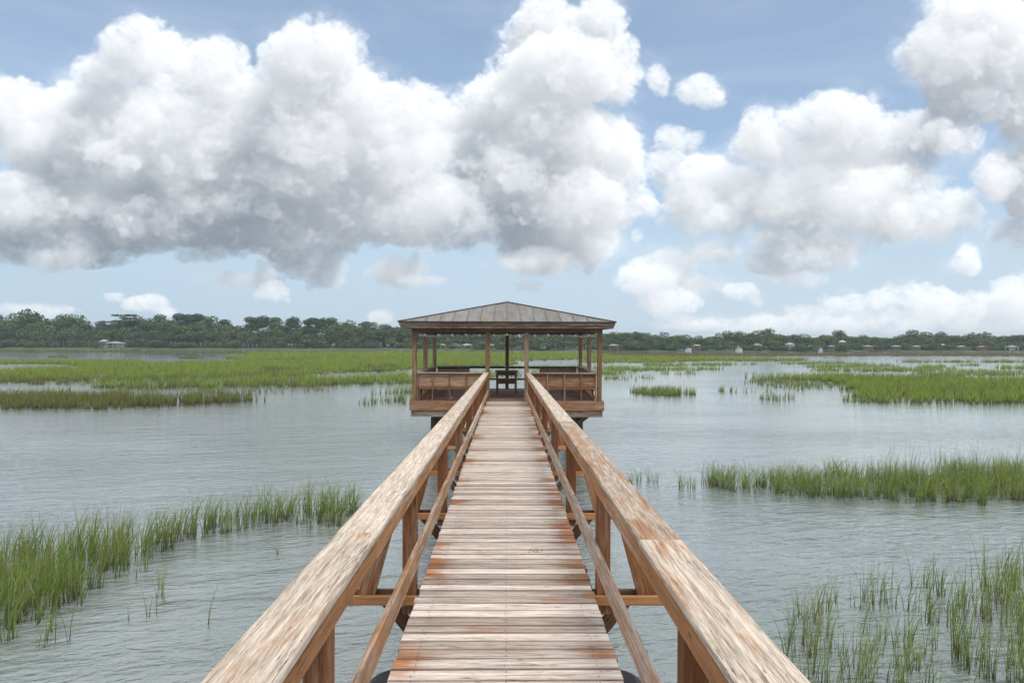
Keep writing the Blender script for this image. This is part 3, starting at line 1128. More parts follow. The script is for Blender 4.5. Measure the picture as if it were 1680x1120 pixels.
zl = BEAM_B + 0.012
strand([(-2.98, PAV_F + 0.13, zl), (2.98, PAV_F + 0.13, zl)], 'string of white globe bulbs under the front roof beam', 13)
strand([(-2.9, PAV_B - 0.13, zl), (2.9, PAV_B - 0.13, zl)], 'string of white globe bulbs under the rear roof beam', 14)
strand([(-2.95, PAV_F + 0.2, zl), (-2.95, PAV_B - 0.2, zl)], 'string of white globe bulbs under the left roof beam', 9)
strand([(2.95, PAV_F + 0.2, zl), (2.95, PAV_B - 0.2, zl)], 'string of white globe bulbs under the right roof beam', 9)

# table
tx, ty = -0.02, 26.1
tb = empty('table', (tx, ty, 0))
tag(tb, 'dark brown square wooden table standing inside the pavilion', 'table')
mb = MB()
for k in range(6):
    yy = ty - 0.43 + k * 0.1445
    mb.box(tx - 0.43, tx + 0.43, yy, yy + 0.138, 0.825, 0.865)
part(mb, 'tabletop', 'table', tb, bevel=0.005)
mb = MB()
for s in (-1, 1):
    mb.box(tx - 0.31, tx + 0.31, ty + s * 0.345 - 0.018, ty + s * 0.345 + 0.018, 0.70, 0.823)
    mb.box(tx + s * 0.345 - 0.018, tx + s * 0.345 + 0.018, ty - 0.31, ty + 0.31, 0.70, 0.823)
part(mb, 'apron', 'table', tb, bevel=0.004)
for sx in (-1, 1):
    for sy in (-1, 1):
        mb = MB()
        mb.box(tx + sx * 0.352 - 0.04, tx + sx * 0.352 + 0.04, ty + sy * 0.352 - 0.04, ty + sy * 0.352 + 0.04, 0.002, 0.822)
        part(mb, 'leg', 'table', tb, bevel=0.005)
mb = MB()
for k in range(5):
    xx = tx - 0.31 + k * 0.125
    mb.box(xx, xx + 0.118, ty - 0.3, ty + 0.3, 0.52, 0.545)
for s in (-1, 1):
    mb.box(tx - 0.31, tx + 0.31, ty + s * 0.345 - 0.018, ty + s * 0.345 + 0.018, 0.38, 0.52)
    mb.box(tx + s * 0.345 - 0.018, tx + s * 0.345 + 0.018, ty - 0.31, ty + 0.31, 0.38, 0.518)
part(mb, 'shelf', 'table', tb, bevel=0.004)


# ================================================================== MARSH GRASS
def grass_mat(name, stops, base=(0.085, 0.075, 0.035)):
    m, n, p = new_mat(name)
    r = n.attr('rnd', True)
    h = n.attr('h', True)
    c = n.ramp(r, stops)
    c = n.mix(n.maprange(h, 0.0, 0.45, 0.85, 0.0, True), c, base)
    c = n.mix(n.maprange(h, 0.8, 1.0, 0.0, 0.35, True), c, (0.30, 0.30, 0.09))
    n.link(c, p.inputs['Base Color'])
    p.inputs['Roughness'].default_value = 0.55
    p.inputs['Specular IOR Level'].default_value = 0.3
    tr = n.node('ShaderNodeBsdfTranslucent')
    n.link(c, tr.inputs[0])
    mx = n.node('ShaderNodeMixShader')
    mx.inputs[0].default_value = 0.38
    out = m.node_tree.nodes['Material Output']
    n.link(p.outputs[0], mx.inputs[1]); n.link(tr.outputs[0], mx.inputs[2])
    n.link(mx.outputs[0], out.inputs[0])
    return m


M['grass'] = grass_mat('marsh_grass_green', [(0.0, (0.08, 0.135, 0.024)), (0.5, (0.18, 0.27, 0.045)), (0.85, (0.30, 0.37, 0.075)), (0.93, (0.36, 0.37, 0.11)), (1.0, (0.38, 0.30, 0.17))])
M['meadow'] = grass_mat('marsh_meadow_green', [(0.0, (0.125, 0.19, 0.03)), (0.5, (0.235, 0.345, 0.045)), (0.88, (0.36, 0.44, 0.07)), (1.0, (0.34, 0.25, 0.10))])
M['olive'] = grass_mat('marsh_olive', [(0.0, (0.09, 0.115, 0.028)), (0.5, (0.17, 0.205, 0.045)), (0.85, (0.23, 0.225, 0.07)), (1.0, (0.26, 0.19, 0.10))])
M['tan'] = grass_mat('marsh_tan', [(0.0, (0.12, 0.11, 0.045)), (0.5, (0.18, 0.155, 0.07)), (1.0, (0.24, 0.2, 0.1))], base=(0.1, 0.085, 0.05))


def vnoise2(x, y, cell, seed):
    def hsh(i, j):
        s = np.sin(i * 127.1 + j * 311.7 + seed * 74.7) * 43758.5453
        return s - np.floor(s)
    x, y = x / cell, y / cell
    i, j = np.floor(x), np.floor(y)
    fx, fy = x - i, y - j
    fx, fy = fx * fx * (3 - 2 * fx), fy * fy * (3 - 2 * fy)
    return (hsh(i, j) * (1 - fx) + hsh(i + 1, j) * fx) * (1 - fy) + (hsh(i, j + 1) * (1 - fx) + hsh(i + 1, j + 1) * fx) * fy


def in_poly(px, py, poly):
    inside = np.zeros(len(px), dtype=bool)
    n = len(poly)
    for k in range(n):
        x0, y0 = poly[k]; x1, y1 = poly[(k + 1) % n]
        c = ((y0 > py) != (y1 > py))
        with np.errstate(divide='ignore', invalid='ignore'):
            xx = (x1 - x0) * (py - y0) / (y1 - y0) + x0
        inside ^= c & (px < xx)
    return inside


def blades(name, mat, P, height, leaves, width, lean, seg=3, label=None, spread=0.02, wind=0.18):
    """one mesh of curved leaf blades growing from points P (n,2)"""
    n0 = len(P)
    if n0 == 0: return None
    P = np.repeat(P, leaves, axis=0)
    n = len(P)
    H = np.repeat(height, leaves) * rng.uniform(0.55, 1.08, n)
    plant_r = np.repeat(rng.random(n0), leaves)
    az = rng.uniform(0, 2 * np.pi, n)
    ln = np.abs(rng.normal(0, lean, n)) + 0.03
    P = P + rng.normal(0, spread, (n, 2))
    face = rng.uniform(0, np.pi, n)
    wx, wy = np.cos(face), np.sin(face)
    W = width * rng.uniform(0.6, 1.25, n)
    V = np.zeros((n, 2 * (seg + 1), 3), dtype=np.float32)
    hh = np.zeros((n, 2 * (seg + 1)), dtype=np.float32)
    bendx = np.cos(az) * ln + wind * rng.uniform(0.2, 1.3, n)
    bendy = np.sin(az) * ln
    for k in range(seg + 1):
        t = k / seg
        off = t ** 2.0
        x = P[:, 0] + bendx * H * off + np.cos(az) * ln * 0.25 * H * t
        y_ = P[:, 1] + bendy * H * off + np.sin(az) * ln * 0.25 * H * t
        z = WATER - 0.03 + (H + 0.03) * (t - 0.32 * t * t * np.clip(np.hypot(bendx, bendy), 0, 1.2))
        wdt = W * (1 - t) ** 0.6 * 0.5 if k < seg else W * 0.06
        V[:, 2 * k, 0] = x - wx * wdt; V[:, 2 * k, 1] = y_ - wy * wdt; V[:, 2 * k, 2] = z
        V[:, 2 * k + 1, 0] = x + wx * wdt; V[:, 2 * k + 1, 1] = y_ + wy * wdt; V[:, 2 * k + 1, 2] = z
        hh[:, 2 * k:2 * k + 2] = t
    base = (np.arange(n) * 2 * (seg + 1))[:, None]
    quads = []
    for k in range(seg):
        quads.append(base + np.array([2 * k, 2 * k + 1, 2 * k + 3, 2 * k + 2])[None, :])
    Q = np.stack(quads, 1).reshape(-1, 4).astype(np.int32)
    me = bpy.data.meshes.new(name)
    me.vertices.add(n * 2 * (seg + 1))
    me.vertices.foreach_set('co', V.ravel())
    me.loops.add(Q.size)
    me.loops.foreach_set('vertex_index', Q.ravel())
    me.polygons.add(len(Q))
    me.polygons.foreach_set('loop_start', np.arange(0, Q.size, 4, dtype=np.int32))
    me.update(calc_edges=True)
    rr = np.clip(0.55 * plant_r + 0.45 * rng.random(n), 0, 1)
    rr = np.where(rng.random(n) < 0.11, 1.0, rr)
    a = me.attributes.new('rnd', 'FLOAT', 'POINT')
    a.data.foreach_set('value', np.repeat(rr, 2 * (seg + 1)).astype(np.float32))
    b = me.attributes.new('h', 'FLOAT', 'POINT')
    b.data.foreach_set('value', hh.ravel())
    me.materials.append(mat)
    o = bpy.data.objects.new(name, me)
    COL.objects.link(o)
    tag(o, label, 'grass', kind='stuff')
    return o


def patch(polys, density, clump=(1.5, 0.0), seed=1, edge=0.0, fall=None):
    """random root points over ground polygons given by photo directions"""
    pts = []
    for poly in polys:
        gp = [ground(a, b) for a, b in poly]
        gp = [(q.x, q.y) for q in gp]
        xs, ys = [q[0] for q in gp], [q[1] for q in gp]
        # jitter the outline so that it is ragged
        area = (max(xs) - min(xs)) * (max(ys) - min(ys))
        n = int(area * density)
        X = rng.uniform(min(xs), max(xs), n); Y = rng.uniform(min(ys), max(ys), n)
        jx = (vnoise2(X, Y, clump[0] * 1.3, seed + 5) - 0.5) * edge
        jy = (vnoise2(X, Y, clump[0] * 1.3, seed + 9) - 0.5) * edge
        k = in_poly(X + jx, Y + jy, gp)
        X, Y = X[k], Y[k]
        nn = 0.65 * vnoise2(X, Y, clump[0], seed) + 0.35 * vnoise2(X, Y, clump[0] * 0.37, seed + 3)
        k = rng.random(len(X)) < np.clip((nn - clump[1]) * 4.0, 0, 1)
        pts.append(np.stack([X[k], Y[k]], 1))
    return np.concatenate(pts)


def heights(P, h, var=0.2, seed=3, cell=1.0):
    return h * (1 - var + 2 * var * vnoise2(P[:, 0], P[:, 1], cell, seed)) * rng.uniform(0.8, 1.15, len(P))


cnt = 0
def marsh(polys, density, h, leaves, width, mat, label, clump=(1.5, 0.0), lean=0.22, seg=3, edge=0.3, spread=0.03, seed=1, var=0.2, wind=0.15):
    global cnt
    P = patch(polys, density, clump, seed, edge)
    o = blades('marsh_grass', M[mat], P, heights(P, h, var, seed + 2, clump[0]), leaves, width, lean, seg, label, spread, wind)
    cnt += len(P) * leaves
    return o


# near left
marsh([[(610, 826), (560, 866), (430, 862), (300, 888), (225, 925), (140, 972), (95, 1035), (-60, 1060), (-60, 905), (0, 905), (200, 882), (300, 866), (430, 842), (540, 828)]],
      40, 0.74, 6, 0.0135, 'grass', 'bright green cordgrass rising from the water left of the handrail', clump=(0.5, 0.16), edge=0.35, seed=2, lean=0.25, wind=0.22)
marsh([[(130, 940), (320, 905), (370, 990), (330, 1060), (90, 1060)], [(400, 870), (600, 850), (600, 872), (470, 890)]],
      7, 0.62, 4, 0.011, 'grass', 'thin scattered grass stems in open water at the left', clump=(0.5, 0.45), seed=12)
marsh([[(-40, 960), (70, 960), (110, 1040), (60, 1075), (-40, 1075)]],
      16, 0.66, 6, 0.012, 'grass', 'thick clump of cordgrass at the lower left corner', clump=(0.5, 0.3), seed=14, lean=0.3)
for (px, py, h) in ((457, 908, 0.36), (212, 1018, 0.3)):
    q = ground(px, py)
    o = blades('grass_stem', M['grass'], np.array([[q.x, q.y]]), np.array([h]), 3, 0.014, 0.25, 4, None, 0.01)
    tag(o, 'lone bent grass stem standing in the water beyond the left handrail' if px > 400 else 'short grass sprout in open water near the lower left', 'grass stem', kind='thing')
# mid right
marsh([[(1120, 802), (1200, 806), (1290, 812), (1420, 816), (1530, 822), (1720, 832), (1720, 770), (1600, 768), (1480, 778), (1350, 778), (1250, 786), (1150, 792)]],
      50, 0.60, 6, 0.013, 'grass', 'thick bank of green marsh grass in the water right of the handrail', clump=(0.6, 0.18), edge=1.0, seed=21, lean=0.55, wind=0.1)
marsh([[(1400, 800), (1720, 815), (1720, 775), (1600, 772), (1430, 782)]],
      11, 1.0, 3, 0.010, 'olive', 'tall brown seed stalks over the right grass bank', clump=(0.9, 0.25), seed=24, lean=0.1)
marsh([[(1020, 788), (1085, 786), (1085, 797), (1030, 799)], [(1110, 795), (1140, 793), (1140, 803), (1112, 803)]],
      50, 0.42, 5, 0.011, 'grass', 'small tuft of windblown grass just right of the handrail', clump=(0.5, 0.25), seed=27, lean=0.4)
# near right
marsh([[(1270, 1090), (1300, 1000), (1400, 985), (1480, 950), (1560, 960), (1720, 930), (1720, 1160), (1290, 1160)]],
      30, 0.62, 5, 0.010, 'grass', 'sparse tall cordgrass in the water at the lower right', clump=(0.5, 0.36), seed=31, lean=0.2)
marsh([[(1560, 1075), (1590, 960), (1720, 950), (1720, 1160), (1580, 1160)]],
      42, 0.84, 5, 0.011, 'grass', 'denser tall cordgrass at the lower right edge', clump=(0.55, 0.3), seed=34, lean=0.2)
# left middle band
marsh([[(-40, 650), (-40, 670), (80, 671), (200, 669), (330, 664), (400, 660), (450, 658), (380, 656), (300, 653), (200, 650)]],
      16, 0.66, 5, 0.034, 'olive', 'olive band of marsh grass on the left behind the open water', clump=(2.2, 0.2), edge=2.0, seed=41, wind=0.1)
marsh([[(230, 638), (520, 636), (560, 645), (400, 648), (240, 645)], [(-40, 640), (120, 640), (100, 649), (-40, 650)]],
      3.2, 0.5, 4, 0.03, 'grass', 'sparse rows of grass tips in the water left of the pavilion', clump=(1.6, 0.42), seed=44)
marsh([[(590, 660), (640, 655), (680, 654), (690, 663), (600, 664)], [(600, 646), (690, 640), (690, 646)]],
      12, 0.5, 5, 0.026, 'grass', 'small green tuft beside the left pavilion post', clump=(1.0, 0.3), seed=47, edge=1.0)
# left meadow
marsh([[(-60, 616), (-60, 606), (80, 607), (150, 600), (400, 594), (660, 590), (760, 588), (850, 592), (850, 600), (720, 603), (640, 607), (560, 611), (520, 615), (400, 617), (250, 622), (100, 626), (-60, 627)],
       [(150, 630), (300, 626), (480, 620), (600, 620), (700, 614), (720, 618), (640, 629), (480, 632), (260, 637), (160, 636)],
       [(-60, 596), (60, 597), (160, 600), (250, 594), (100, 592), (-60, 594)]],
      3.6, 0.70, 5, 0.048, 'meadow', 'broad bright green salt meadow left of the pavilion', clump=(4.0, 0.05), edge=6.0, seed=51, wind=0.06, seg=2, spread=0.12)
marsh([[(-60, 622), (100, 624), (250, 621), (420, 617), (520, 614), (520, 619), (300, 626), (100, 630), (-60, 630)], [(160, 634), (420, 630), (620, 626), (620, 631), (420, 635), (170, 639)]],
      2.6, 0.62, 5, 0.05, 'olive', 'brownish front edge of the left salt meadow', clump=(3.0, 0.15), edge=3.0, seed=54, seg=2, spread=0.12)
marsh([[(360, 592), (420, 580), (560, 579), (760, 579), (980, 580), (980, 588), (850, 592), (700, 590), (480, 592)]],
      0.75, 0.8, 6, 0.12, 'meadow', 'distant yellow green salt meadow stretching behind the pavilion', clump=(10.0, 0.02), edge=8.0, seed=57, seg=2, spread=0.3, wind=0.05)
marsh([[(590, 606), (640, 602), (650, 606), (610, 610)], [(420, 609), (500, 607), (500, 611), (430, 612)]],
      4, 0.85, 5, 0.06, 'tan', 'brown patch of dead grass in the left salt meadow', clump=(3.0, 0.1), edge=3.0, seed=59, seg=2, spread=0.1)
marsh([[(-80, 578.4), (-80, 575.8), (400, 576.8), (700, 577.8), (700, 580), (420, 580.5), (300, 578), (100, 577.5)]],
      0.55, 0.5, 6, 0.14, 'olive', 'thin far strip of olive marsh below the left treeline', clump=(12.0, 0.05), edge=5.0, seed=61, seg=2, spread=0.4, wind=0.05)
marsh([[(80, 585), (110, 585), (110, 587), (80, 587)], [(295, 586), (330, 586), (330, 588), (295, 588)]],
      1.5, 0.55, 5, 0.08, 'olive', 'tiny far islets of grass in the left lagoon', clump=(3.0, 0.1), seed=63, seg=2, spread=0.2)
# seen through and beside the pavilion
marsh([[(690, 618), (760, 612), (900, 612), (1000, 610), (1000, 614), (860, 618), (760, 621)], [(850, 603), (960, 602), (1060, 603), (1060, 606), (900, 607)]],
      2.2, 0.6, 5, 0.05, 'meadow', 'low strips of grass in the water behind the pavilion', clump=(3.5, 0.2), edge=3.0, seed=66, seg=2, spread=0.12)
# right far flats
marsh([[(960, 584), (960, 578.9), (1150, 579.4), (1420, 580.2), (1760, 581.2), (1760, 585), (1500, 584), (1320, 584.4), (1120, 585.5)]],
      0.6, 0.52, 6, 0.14, 'tan', 'far tan marsh flat below the right treeline', clump=(12.0, 0.03), edge=6.0, seed=71, seg=2, spread=0.4, wind=0.05)
marsh([[(960, 595), (960, 586), (1100, 586), (1180, 588), (1330, 589), (1330, 592.5), (1180, 592), (1100, 595)]],
      1.0, 0.7, 6, 0.1, 'meadow', 'green marsh strip right of the pavilion under the far flat', clump=(8.0, 0.06), edge=6.0, seed=73, seg=2, spread=0.3, wind=0.05)
marsh([[(985, 606), (1100, 604), (1180, 605), (1150, 608), (1060, 608.5), (985, 608)], [(985, 620), (1030, 617), (1080, 620), (1040, 622), (985, 623)],
       [(1050, 598), (1240, 597), (1200, 600), (1060, 600)], [(985, 611), (1130, 611), (1130, 613.5), (990, 613.5)]],
      3.0, 0.62, 5, 0.05, 'meadow', 'broken strips of grass in the water right of the pavilion', clump=(3.0, 0.25), edge=3.0, seed=76, seg=2, spread=0.12)
marsh([[(1036, 642), (1070, 640), (1138, 642), (1140, 648), (1090, 649), (1040, 647)]],
      20, 0.5, 5, 0.03, 'grass', 'small isolated clump of grass in open water right of the pavilion', clump=(1.0, 0.18), edge=1.0, seed=79)
marsh([[(1220, 626), (1260, 621), (1400, 624), (1400, 634), (1330, 640), (1240, 633)], [(1370, 657), (1430, 655), (1480, 660), (1400, 662)], [(1240, 652), (1290, 650), (1305, 655), (1260, 657)], [(1170, 640), (1260, 640), (1260, 643), (1180, 644)]],
      8, 0.46, 5, 0.03, 'grass', 'loose fringe of grass tips before the right marsh island', clump=(1.3, 0.34), edge=1.5, seed=82)
marsh([[(1225, 620), (1290, 621), (1380, 630), (1560, 634), (1760, 640), (1760, 628), (1560, 622), (1430, 620), (1380, 619), (1300, 619)],
       [(1390, 642), (1500, 643), (1760, 650), (1760, 662), (1600, 662), (1470, 660), (1400, 652)], [(1380, 630), (1760, 638), (1760, 652), (1480, 645), (1390, 640)]],
      9, 0.7, 5, 0.04, 'meadow', 'large green marsh island on the right behind open water', clump=(2.6, 0.10), edge=3.0, seed=85, wind=0.1)
marsh([[(1380, 622), (1560, 624), (1600, 628), (1400, 628)], [(1400, 640), (1520, 642), (1760, 648), (1760, 652), (1500, 648)]],
      7, 0.8, 4, 0.035, 'olive', 'olive tufts along the right marsh island', clump=(2.0, 0.25), edge=2.0, seed=88)
marsh([[(1320, 601), (1400, 598), (1480, 599), (1480, 602), (1350, 604)], [(1310, 606), (1450, 604), (1580, 606), (1560, 610), (1340, 609)], [(1480, 613), (1600, 609), (1760, 610), (1760, 618), (1640, 617), (1560, 616)],
       [(1500, 601), (1540, 600.5), (1540, 603), (1505, 603)], [(1560, 598), (1600, 598), (1600, 600), (1560, 600)], [(1630, 603), (1760, 602), (1760, 605), (1640, 605)], [(1280, 595), (1420, 595), (1400, 597), (1290, 597)], [(1470, 593), (1700, 593), (1700, 594.5), (1480, 594.5)]],
      2.4, 0.6, 5, 0.055, 'meadow', 'scattered low strips of grass across the right water', clump=(3.0, 0.2), edge=4.0, seed=91, seg=2, spread=0.15)
print('blades', cnt)


# ================================================================== FAR SHORE: trees
def leaf_mat(name, a, b, c):
    m, n, p = new_mat(name)
    t = n.attr('tone', True)
    col = n.ramp(t, [(0.0, a), (0.6, b), (1.0, c)])
    oi = n.node('ShaderNodeObjectInfo')
    col = n.mix(1.0, col, n.ramp(oi.outputs['Random'], [(0.0, (0.72, 0.78, 0.8)), (0.5, (1.0, 1.0, 1.0)), (1.0, (1.25, 1.2, 0.95))]), 'MULTIPLY')
    n.link(col, p.inputs['Base Color'])
    p.inputs['Roughness'].default_value = 0.7
    p.inputs['Specular IOR Level'].default_value = 0.2
    return m


M['oakleaf'] = leaf_mat('oak_leaves', (0.042, 0.07, 0.029), (0.075, 0.115, 0.042), (0.125, 0.17, 0.06))
M['pineleaf'] = leaf_mat('pine_needles', (0.036, 0.06, 0.03), (0.062, 0.094, 0.042), (0.10, 0.13, 0.055))
M['brightleaf'] = leaf_mat('fresh_leaves', (0.06, 0.098, 0.026), (0.095, 0.145, 0.038), (0.14, 0.19, 0.05))
M['paleleaf'] = leaf_mat('grey_green_leaves', (0.055, 0.07, 0.045), (0.085, 0.10, 0.065), (0.12, 0.135, 0.085))
M['bark'] = plain('bark', (0.085, 0.07, 0.058), 0.9, 0, 0.3, 2.0)


def leaf_mesh(name, lobes, n, size, mat, gseed):
    """leaf sprays spread over and inside the lobes (centre, radii)"""
    g = np.random.default_rng(gseed)
    vol = np.array([(l[3] * l[4] * l[5]) ** 0.67 for l in lobes])
    pick = g.choice(len(lobes), n, p=vol / vol.sum())
    L = np.array(lobes)[pick]
    d = g.normal(0, 1, (n, 3)); d /= np.linalg.norm(d, axis=1)[:, None]
    rad = g.uniform(0.55, 1.0, n) ** 0.5 * (0.9 + 0.25 * g.random(n))
    C = L[:, :3] + d * L[:, 3:6] * rad[:, None]
    nr = d + g.normal(0, 0.55, (n, 3)); nr /= np.linalg.norm(nr, axis=1)[:, None]
    t1 = np.cross(nr, g.normal(0, 1, (n, 3))); t1 /= np.linalg.norm(t1, axis=1)[:, None]
    t2 = np.cross(nr, t1)
    s = size * g.uniform(0.55, 1.3, n)[:, None]
    asp = g.uniform(0.45, 0.9, n)[:, None]
    V = np.stack([C - t1 * s, C - t2 * s * asp, C + t1 * s, C + t2 * s * asp], 1).astype(np.float32)
    me = bpy.data.meshes.new(name)
    me.vertices.add(n * 4); me.vertices.foreach_set('co', V.ravel())
    me.loops.add(n * 4); me.loops.foreach_set('vertex_index', np.arange(n * 4, dtype=np.int32))
    me.polygons.add(n); me.polygons.foreach_set('loop_start', np.arange(0, n * 4, 4, dtype=np.int32))
    me.update(calc_edges=True)
    lt = g.random(len(lobes))[pick]
    tn = np.clip(0.55 * lt + 0.45 * g.random(n), 0, 1)
    a = me.attributes.new('tone', 'FLOAT', 'POINT')
    a.data.foreach_set('value', np.repeat(tn, 4).astype(np.float32))
    me.materials.append(mat)
    return me


def trunk_mesh(h, r, limbs, seed):
    g = random.Random(seed)
    mb = MB()
    pts = [(0, 0, -0.6)] + [(g.uniform(-.15, .15) * k, g.uniform(-.15, .15) * k, h * k / 4) for k in range(1, 5)]
    mb.tube(pts, [r * 1.25, r, r * 0.85, r * 0.7, r * 0.5], n=7)
    for (lx, ly, lz, z0) in limbs:
        mb.tube([(0, 0, z0), (lx * .5, ly * .5, (z0 + lz) / 2 - 0.2), (lx, ly, lz)], [r * 0.45, r * 0.32, r * 0.14], n=5)
    o = mb.build('trunk', M['bark'])
    me = o.data
    bpy.data.objects.remove(o)
    return me


PROTO = {}


def proto(kind, seed):
    g = random.Random(seed * 31 + 5)
    lobes, limbs = [], []
    if kind in ('oak', 'bright', 'pale'):
        H = 10.0
        n = 15
        for k in range(n):
            a = g.uniform(0, 6.28); rr = math.sqrt(g.random()) * 3.9
            z = 3.0 + (1 - (rr / 4.6) ** 2) * g.uniform(0.15, 1.0) * 5.4
            r = g.uniform(1.2, 2.1)
            lobes.append((rr * math.cos(a), rr * math.sin(a), z, r * 1.15, r * 1.15, r * 0.85))
            if k % 2 == 0: limbs.append((rr * math.cos(a) * .8, rr * math.sin(a) * .8, z, g.uniform(1.6, 3.2)))
        nl, sz, th, tr = 3000, 0.27, 5.5, 0.36
        mat = {'oak': 'oakleaf', 'bright': 'brightleaf', 'pale': 'paleleaf'}[kind]
    elif kind == 'pine':
        H = 13.0
        for k in range(12):
            a = g.uniform(0, 6.28); z = g.uniform(6.4, 12.0)
            rr = g.uniform(0.3, 2.3) * (1.15 - (z - 6.4) / 9)
            r = g.uniform(1.0, 1.6)
            lobes.append((rr * math.cos(a), rr * math.sin(a), z, r * 1.2, r * 1.2, r * 0.75))
            limbs.append((rr * math.cos(a), rr * math.sin(a), z, z - 0.8))
        nl, sz, th, tr, mat = 2000, 0.25, 12.0, 0.2, 'pineleaf'
    elif kind == 'flat':
        for k in range(11):
            a = g.uniform(0, 6.28); z = g.choice((9.3, 10.6, 11.7)) + g.uniform(-.2, .2)
            rr = g.uniform(0.6, 3.9) * (1.2 - (z - 9) / 6)
            lobes.append((rr * math.cos(a), rr * math.sin(a), z, g.uniform(.9, 1.6), g.uniform(.9, 1.6), 0.38))
            limbs.append((rr * math.cos(a), rr * math.sin(a), z, z - 0.5))
        nl, sz, th, tr, mat = 1500, 0.22, 11.5, 0.24, 'pineleaf'
    elif kind == 'bush':
        for k in range(9):
            a = g.uniform(0, 6.28); rr = math.sqrt(g.random()) * 2.4
            r = g.uniform(0.8, 1.3)
            lobes.append((rr * math.cos(a), rr * math.sin(a), g.uniform(0.4, 2.6) * (1 - rr / 4.5), r * 1.2, r * 1.2, r * 0.9))
        nl, sz, th, tr, mat = 1700, 0.21, 1.6, 0.12, 'oakleaf'
    elif kind == 'palm':
        th, tr = 5.2, 0.17
        mb = MB()
        for k in range(34):
            a = g.uniform(0, 6.28); e = g.uniform(-0.7, 1.2); L = g.uniform(1.0, 1.7)
            dx, dy = math.cos(a), math.sin(a)
            p = [Vector((dx * L * t * math.cos(e), dy * L * t * math.cos(e), 5.3 + L * t * math.sin(e) - 0.5 * t * t)) for t in (0.1, .45, .75, 1.0)]
            w = [0.05, 0.34, 0.3, 0.05]
            side = Vector((-dy, dx, 0))
            vs = []
            for q, ww in zip(p, w): vs += [q - side * ww, q + side * ww]
            mb.poly(vs, [(0, 1, 3, 2), (2, 3, 5, 4), (4, 5, 7, 6)])
        o = mb.build('crown', M['paleleaf']); crown = o.data; bpy.data.objects.remove(o)
        PROTO[(kind, seed)] = (crown, trunk_mesh(th, tr, [], seed))
        return
    crown = leaf_mesh('crown', lobes, nl, sz, M[mat], seed * 7 + len(kind))
    PROTO[(kind, seed)] = (crown, trunk_mesh(th, tr, limbs, seed))


for kind, k in (('oak', 4), ('bright', 2), ('pale', 2), ('pine', 4), ('flat', 1), ('bush', 3), ('palm', 1)):
    for s in range(k): proto(kind, s)
NV = {'oak': 4, 'bright': 2, 'pale': 2, 'pine': 4, 'flat': 1, 'bush': 3, 'palm': 1}
TOPH = {'oak': 9.6, 'bright': 9.6, 'pale': 9.6, 'pine': 12.6, 'flat': 12.3, 'bush': 3.6, 'palm': 6.2}

profile = [(-60, 514), (0, 515), (50, 511), (100, 514), (135, 523), (150, 530), (165, 529), (185, 521), (205, 518), (230, 520), (280, 517), (320, 516), (355, 519), (378, 529), (400, 523), (430, 520), (480, 524), (520, 524),
           (560, 526), (600, 526), (640, 529), (680, 531), (760, 536), (850, 540), (940, 542), (1010, 544), (1040, 541), (1075, 546), (1110, 548), (1150, 552), (1180, 546), (1240, 542), (1300, 546), (1340, 551), (1375, 545),
           (1410, 551), (1440, 550), (1460, 554), (1480, 548), (1503, 542), (1522, 546), (1560, 545), (1582, 551), (1605, 546), (1640, 548), (1740, 548)]
PX = [p[0] for p in profile]; PY = [p[1] for p in profile]


def horizon(px):
    return 559.0 + (px - 832) * math.tan(R(0.2))


TREES = []    # (kind, px, distance, height)


def add_tree(kind, px, Y, top_y=None, h=None, wscale=1.0):
    if h is None:
        h = 2.0 + (horizon(px) - top_y) * Y / 1120.0 + 0.9
    TREES.append((kind, px, Y, h, wscale))


rt = random.Random(5)
px = -40.0
while px < 1730:                       # tall row at the back
    topy = float(np.interp(px, PX, PY))
    Y = SHORE + rt.uniform(22, 34)
    left = px < 680
    if 405 < px < 545: kind = 'pine' if rt.random() < 0.85 else 'oak'
    elif 545 < px < 680: kind = rt.choice(['pine', 'oak', 'oak'])
    elif left: kind = rt.choice(['oak', 'oak', 'pine', 'oak'])
    else: kind = rt.choice(['oak', 'oak', 'oak', 'oak', 'bright'])
    if 690 < px < 980 and rt.random() < 0.35:
        px += 16; continue
    add_tree(kind, px, Y, topy + (rt.uniform(-3.0, 1.0) if left else rt.uniform(-5.0, -1.0)), wscale=1.2 if left else 1.4)
    px += rt.uniform(9, 14) if kind == 'pine' else rt.uniform(13, 19)
px = -34.0
while px < 1730:                       # second tall row, a little lower
    topy = float(np.interp(px, PX, PY))
    base = 574.0 + 0.0036 * (px - 832)
    f = rt.uniform(0.8, 1.0)
    if 405 < px < 545: f = rt.uniform(0.58, 0.68)
    if not 690 < px < 980:
        add_tree(rt.choice(['oak', 'oak', 'oak', 'bright']), px, SHORE + rt.uniform(19, 26), base - (base - topy) * f, wscale=1.15 if px < 680 else 1.35)
    px += rt.uniform(20, 27)
px = -40.0
while px < 1730:                       # broad middle row
    topy = float(np.interp(px, PX, PY))
    base = 574.0 + 0.0036 * (px - 832)
    f = rt.uniform(0.52, 0.75) if px < 680 else rt.uniform(0.55, 0.85)
    Y = SHORE + rt.uniform(12, 20)
    kind = rt.choice(['oak', 'oak', 'bright', 'oak', 'pale']) if px > 300 else rt.choice(['oak', 'oak', 'oak', 'pale'])
    add_tree(kind, px, Y, base - (base - topy) * f, wscale=1.15 if px < 680 else 1.3)
    px += rt.uniform(21, 30)
px = -40.0
